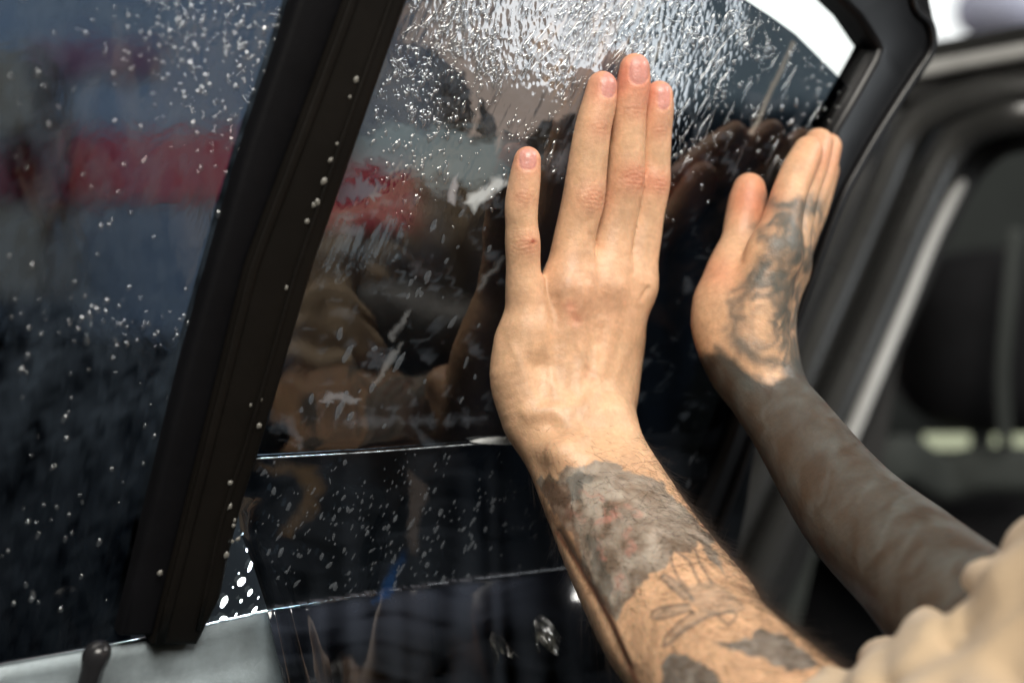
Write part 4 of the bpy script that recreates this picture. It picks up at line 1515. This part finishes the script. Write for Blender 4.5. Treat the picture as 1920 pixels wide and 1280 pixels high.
for poly in ([(960, 1080), (1060, 1085), (1150, 1065), (1190, 1010), (1300, 1050), (1400, 1120), (1480, 1190), (1400, 1225), (1300, 1205), (1220, 1165), (1120, 1155), (1040, 1110)], [(715, 1190), (740, 1150), (820, 1140), (900, 1170), (960, 1210), (1010, 1290), (1000, 1400), (720, 1400)]):
    m = inpoly(hx, hy, z3(poly), 5, 14, Pn) * wrist_arm
    c1 = ink(c1, m, np.array([.15, .15, .14])[None] * (1 + .4 * mott[:, None]), .85)
crs = np.clip(crs * gate, 0, .5)[:, None]
c1 = c1 * (1 - crs) + c1 * np.array([.62, .38, .30]) * crs
c1 = c1 * (1 - nail[:, None]) + (np.array([.66, .31, .26]) * (1 + .04 * mott[:, None])) * nail[:, None]
rgh[:nA] = nail
col[:nA] = c1

# second hand
x2, y2 = to_px(BV[nA:nB])
P2_ = BV[nA:nB]
c2 = col[nA:nB]
m2 = smooth_noise(P2_, 60, 51)
red = np.clip(.9 * np.exp(-((x2 - 1410) ** 2 + (y2 - 370) ** 2) / 2600) + .5 * np.exp(-((x2 - 1350) ** 2 + (y2 - 510) ** 2) / 1500) + .5 * np.exp(-((x2 - 1550) ** 2 + (y2 - 290) ** 2) / 2500), 0, 1)[:, None]
c2 = c2 * (1 - red) + c2 * np.array([1.0, .60, .55]) * red
arm = inpoly(x2, y2, edge=9, nz=5, seed=61, P=P2_, poly=[(1345, 655), (1375, 672), (1410, 700), (1450, 716), (1475, 700), (1500, 640), (3000, 640), (3000, 3000), (1200, 3000), (1200, 700)])
c2 = ink(c2, arm, np.array([.025, .035, .037])[None] * np.clip(1 + .45 * m2 + .55 * smooth_noise(P2_, 22, 77), .35, 2.6)[:, None], .92)
hd = inpoly(x2, y2, edge=9, nz=6, seed=63, P=P2_, poly=[(1470, 372), (1545, 372), (1540, 460), (1500, 700), (1450, 700), (1385, 640), (1362, 600), (1385, 540), (1410, 520), (1428, 450), (1440, 400)])
sw = np.sin((np.hypot(x2 - 1425, (y2 - 605) * .7) + 14 * m2) / 9.0)
hole = np.exp(-(((x2 - 1428) / 26) ** 2 + ((y2 - 610) / 42) ** 2))
c2 = ink(c2, hd * np.clip(.62 + .38 * sw - 1.1 * hole, 0, 1), np.array([.10, .10, .088]), .9)
for pts, wd in (([(1440, 378), (1470, 392), (1500, 384), (1530, 380)], 9), ([(1424, 436), (1447, 452), (1436, 500), (1412, 520)], 9), ([(1500, 400), (1492, 450), (1470, 505), (1474, 545)], 10), ([(1408, 520), (1378, 575), (1370, 625), (1392, 662)], 10), ([(1448, 520), (1464, 560), (1457, 610)], 7),
                ([(1412, 560), (1440, 548), (1462, 580), (1456, 636), (1424, 650)], 6), ([(1390, 640), (1420, 676), (1470, 688)], 9), ([(1350, 660), (1372, 690), (1400, 722)], 8), ([(1475, 420), (1460, 440), (1458, 480)], 7)):
    wob_ = 7 * smooth_noise(P2_, 70, 66)
    m = np.exp(-(dline(x2 + wob_, y2 + wob_, pts) / (wd * 1.45)) ** 2)
    c2 = ink(c2, m, np.array([.085, .09, .082]), .66)
col[nA:nB] = c2
hairm = (BV[nB:] - HEADC) @ np.array([0, 0, 1.0]) > .045
c3 = col[nB:]
c3[hairm & (((BV[nB:] - HEADC) @ FACE) < .085)] = (.03, .02, .012)
col[nB:] = c3

person = empty("person", "person in a beige hoodie with tattooed forearms pressing film onto the window", "person", Matrix.Translation((float((S1 + S2)[0] / 2), float((S1 + S2)[1] / 2), 0.0)))


def world_child(o, parent):
    o.parent = parent
    o.matrix_parent_inverse = parent.matrix_world.inverted()


me = mesh_from("body", BV, BF)
at_ = me.color_attributes.new("pigment", 'FLOAT_COLOR', 'POINT')
rgba = np.concatenate([np.clip(col, .004, .95), rgh[:, None]], 1)
if len(me.vertices) == len(rgba):
    at_.data.foreach_set("color", rgba.astype(np.float32).ravel())

nt = NT("skin")
vc = nt.add("ShaderNodeAttribute", attribute_name="pigment")
tc = nt.add("ShaderNodeTexCoord")
ob = tc.outputs["Object"]
fine = nt.noise(ob, 420, 4, 0.6)
c = nt.mixc(0.22, vc.outputs["Color"], nt.ramp(fine, [(0.35, (.45, .40, .38)), (0.65, (1, 1, 1))]), 'MULTIPLY')
p = nt.add("ShaderNodeBsdfPrincipled")
nt.t.links.new(c, p.inputs["Base Color"])
p.inputs["Subsurface Weight"].default_value = 0.22
p.inputs["Subsurface Radius"].default_value = (1.0, 0.35, 0.18)
p.inputs["Subsurface Scale"].default_value = 0.0013
r_ = nt.math('MULTIPLY_ADD', nt.noise(ob, 90, 4, 0.6), 0.22, 0.36)
r_ = nt.math('MULTIPLY_ADD', vc.outputs["Alpha"], -0.16, r_)
nt.t.links.new(r_, p.inputs["Roughness"])
p.inputs["Specular IOR Level"].default_value = 0.5
vor = nt.add("ShaderNodeTexVoronoi")
vor.inputs["Scale"].default_value = 1100
nt.t.links.new(ob, vor.inputs["Vector"])
b1 = nt.bump(vor.outputs["Distance"], 0.00006)
b2 = nt.bump(nt.noise(ob, 260, 5, 0.65), 0.00040, 1.0, b1)
nt.t.links.new(b2, p.inputs["Normal"])
M_SKIN = nt.done(p)
bodyo = link("body", me, M_SKIN)
world_child(bodyo, person)

# ---- hair on the forearm
nrm = np.zeros(nA * 3, np.float32)
nr_all = np.zeros(len(me.vertices) * 3, np.float32)
me.vertices.foreach_get("normal", nr_all)
nr_all = nr_all.reshape(-1, 3)
nA_n = nr_all[:nA]
r = np.random.default_rng(77)
w = np.clip((hy - 790) / 160, 0, 1) ** 1.3
w = w * (0.45 + 0.9 * np.clip((hx - (1010 + (hy - 850) * .55)) / 250, 0, 1.6))
w *= (hy < 1330) & (hy > 795)
fac_ = (nA_n * toc).sum(1)
w *= (fac_ > -.25) * (1 + 2.2 * np.clip(.55 - fac_, 0, 1) * (hx > 1100 + (hy - 850) * .62))
w = w / w.sum()
NH = 6500
idx = r.choice(nA, NH, p=w)
axis = np.array([W1[5][0] - W1[1][0]]).reshape(3)
axis /= np.linalg.norm(axis)
root = BV[idx]
nn = nA_n[idx]
right_edge = np.array([.8, 0, .25])
dirv = -axis * 0.15 + axis[None] * r.normal(.35, .35, NH)[:, None] + np.array([.55, -.1, -.35])[None] * r.normal(.9, .3, NH)[:, None] + r.normal(size=(NH, 3)) * .22
dirv -= nn * (dirv * nn).sum(1)[:, None]
dirv /= np.linalg.norm(dirv, axis=1)[:, None]
ln = np.clip(r.lognormal(-4.85, .38, NH), .003, .018)
K = 5
curl = r.normal(size=(NH, 3)) * .28
rad = r.uniform(.000035, .000075, NH)
Vh = []
for j in range(K):
    t = j / (K - 1)
    c = root - nn * .0003 + dirv * (ln * t)[:, None] + nn * (ln * (.36 * t - .12 * t * t))[:, None] + curl * (ln * t * t)[:, None]
    a1 = np.cross(dirv, nn)
    for k in range(3):
        an = 2 * math.pi * k / 3
        Vh.append(c + (a1 * math.cos(an) + nn * math.sin(an)) * (rad * (1 - .75 * t))[:, None])
Vh = np.stack(Vh, 1).reshape(-1, 3)
Fh = []
for j in range(K - 1):
    for k in range(3):
        Fh.append((j * 3 + k, j * 3 + (k + 1) % 3, (j + 1) * 3 + (k + 1) % 3, (j + 1) * 3 + k))
Fh = (np.array(Fh)[None] + (np.arange(NH) * K * 3)[:, None, None]).reshape(-1, 4)
M_HAIR = plain("dark_brown_hair", (.030, .018, .011), .5, 0, .3, 300)
ho = link("arm_hair", mesh_from("arm_hair", Vh, Fh), M_HAIR)
world_child(ho, person)
ho["kind"] = "stuff"

# ---- hoodie
def sleeve_rolls(a, b, r0, n, seed, amp=.010):
    rr_ = np.random.default_rng(seed)
    ax = (b - a) / np.linalg.norm(b - a)
    out = []
    return out


ELB = at(1650, 1500, .535)
SL = [
    Chain([ap(1640, 1328, .535, .0135), ap(1730, 1272, .523, .0140), ap(1818, 1208, .513, .0140), ap(1905, 1130, .503, .0140), ap(1995, 1060, .498, .015)]),
    Chain([ap(1640, 1420, .510, .020), ap(1760, 1370, .500, .0215), ap(1870, 1310, .492, .022), ap(1960, 1230, .490, .022), ap(2060, 1150, .48, .022)]),
    Cap(at(1560, 1460, .560), ELB, .034, .036),
    Cap(at(1800, 1380, .540), at(1990, 1300, .50), .018, .030),
    Cap(ELB, S1, .034, .078),
]
ROLL = [
    Cap(at(1576, 1306, .545), at(1500, 1430, .49), .0118, .014),
    Cap(at(1668, 1247, .555), at(1615, 1450, .475), .0126, .0175),
    Cap(at(1768, 1192, .545), at(1738, 1450, .455), .0148, .0190),
    Cap(at(1870, 1120, .535), at(1915, 1158, .51), .0138, .0142),
    Cap(at(1915, 1158, .51), at(2010, 1330, .46), .0142, .0190),
    Cap(at(1858, 1250, .52), at(1868, 1450, .44), .0145, .0200),
    Cap(at(1952, 1042, .53), at(2020, 1100, .50), .0138, .016),
    Cap(at(2060, 1010, .51), at(2130, 1420, .42), .022, .028),
]
HOOD = [Cap(E2 + (S2 - E2) * .22, S2, .046, .085), Cap(S1, S2, .085, .085),
        Ell(TORC, .205, .135, .38, TAX),
        Cap((S1 + S2) / 2 - FACE * .07 + np.array([0, 0, .05]) - SD * .06, (S1 + S2) / 2 - FACE * .07 + np.array([0, 0, .05]) + SD * .06, .07, .07)]


def hood_fn(P, c0, r0):
    a = smin(group(P, SL, .008, c0, r0), group(P, HOOD, .02, c0, r0), .01)
    b = group(P, ROLL, .0035, c0, r0)
    if b.min() < FAR:
        a = smin(a, b, .006)
    a = a + .0012 * np.abs(smooth_noise(P * [1.4, 1, .5], 16, 73)) - .0006
    return a - .0022 * np.sin(smooth_noise(P * [1, 1, .6], 9, 71) * 4.0) * 0.8


V, F = sparse_net(hood_fn, SL + HOOD + ROLL, .0026)
nt = NT("beige_cotton")
tc = nt.add("ShaderNodeTexCoord")
ob = tc.outputs["Object"]
c = nt.ramp(nt.noise(ob, 30, 4), [(.3, (.50, .37, .24)), (.7, (.58, .44, .29))])
p = nt.add("ShaderNodeBsdfPrincipled")
nt.t.links.new(c, p.inputs["Base Color"])
p.inputs["Roughness"].default_value = .95
p.inputs["Specular IOR Level"].default_value = .15
p.inputs["Sheen Weight"].default_value = .25
p.inputs["Sheen Roughness"].default_value = .6
nt.t.links.new(nt.bump(nt.noise(ob, 900, 4, .7), .0004), p.inputs["Normal"])
M_COTTON = nt.done(p)
o = link("hoodie", mesh_from("hoodie", V, F), M_COTTON)
world_child(o, person)
# trousers reach down to the floor
LG = []
for sgn in (-1, 1):
    hip = HIPC + SD * .10 * sgn
    kn = hip + np.array([0, 0, -.34]) + FACE * .06
    LG += [Cap(hip + np.array([0, 0, .08]), kn, .095, .075), Cap(kn, np.array([hip[0], hip[1], .09]), .075, .06)]
V, F = sparse_net(lambda P, c0, r0: group(P, LG, .02, c0, r0), LG, .008)
o = link("trousers", mesh_from("trousers", V, F), plain("dark_cloth", (.02, .022, .03), .9))
world_child(o, person)
for sgn in (-1, 1):
    hip = HIPC + SD * .10 * sgn
    c = np.array([hip[0], hip[1], 0])
    S_ = [Cap(c + [0, 0, .05], c + FACE * .15 + [0, 0, .04], .05, .04)]
    V, F = sparse_net(lambda P, c0, r0: np.maximum(group(P, S_, .02, c0, r0), .002 - P[:, 2]), S_, .006)
    o = link("shoe", mesh_from("shoe", V, F), M_RUBBER)
    world_child(o, person)
print("body verts", len(BV), nA, nB)
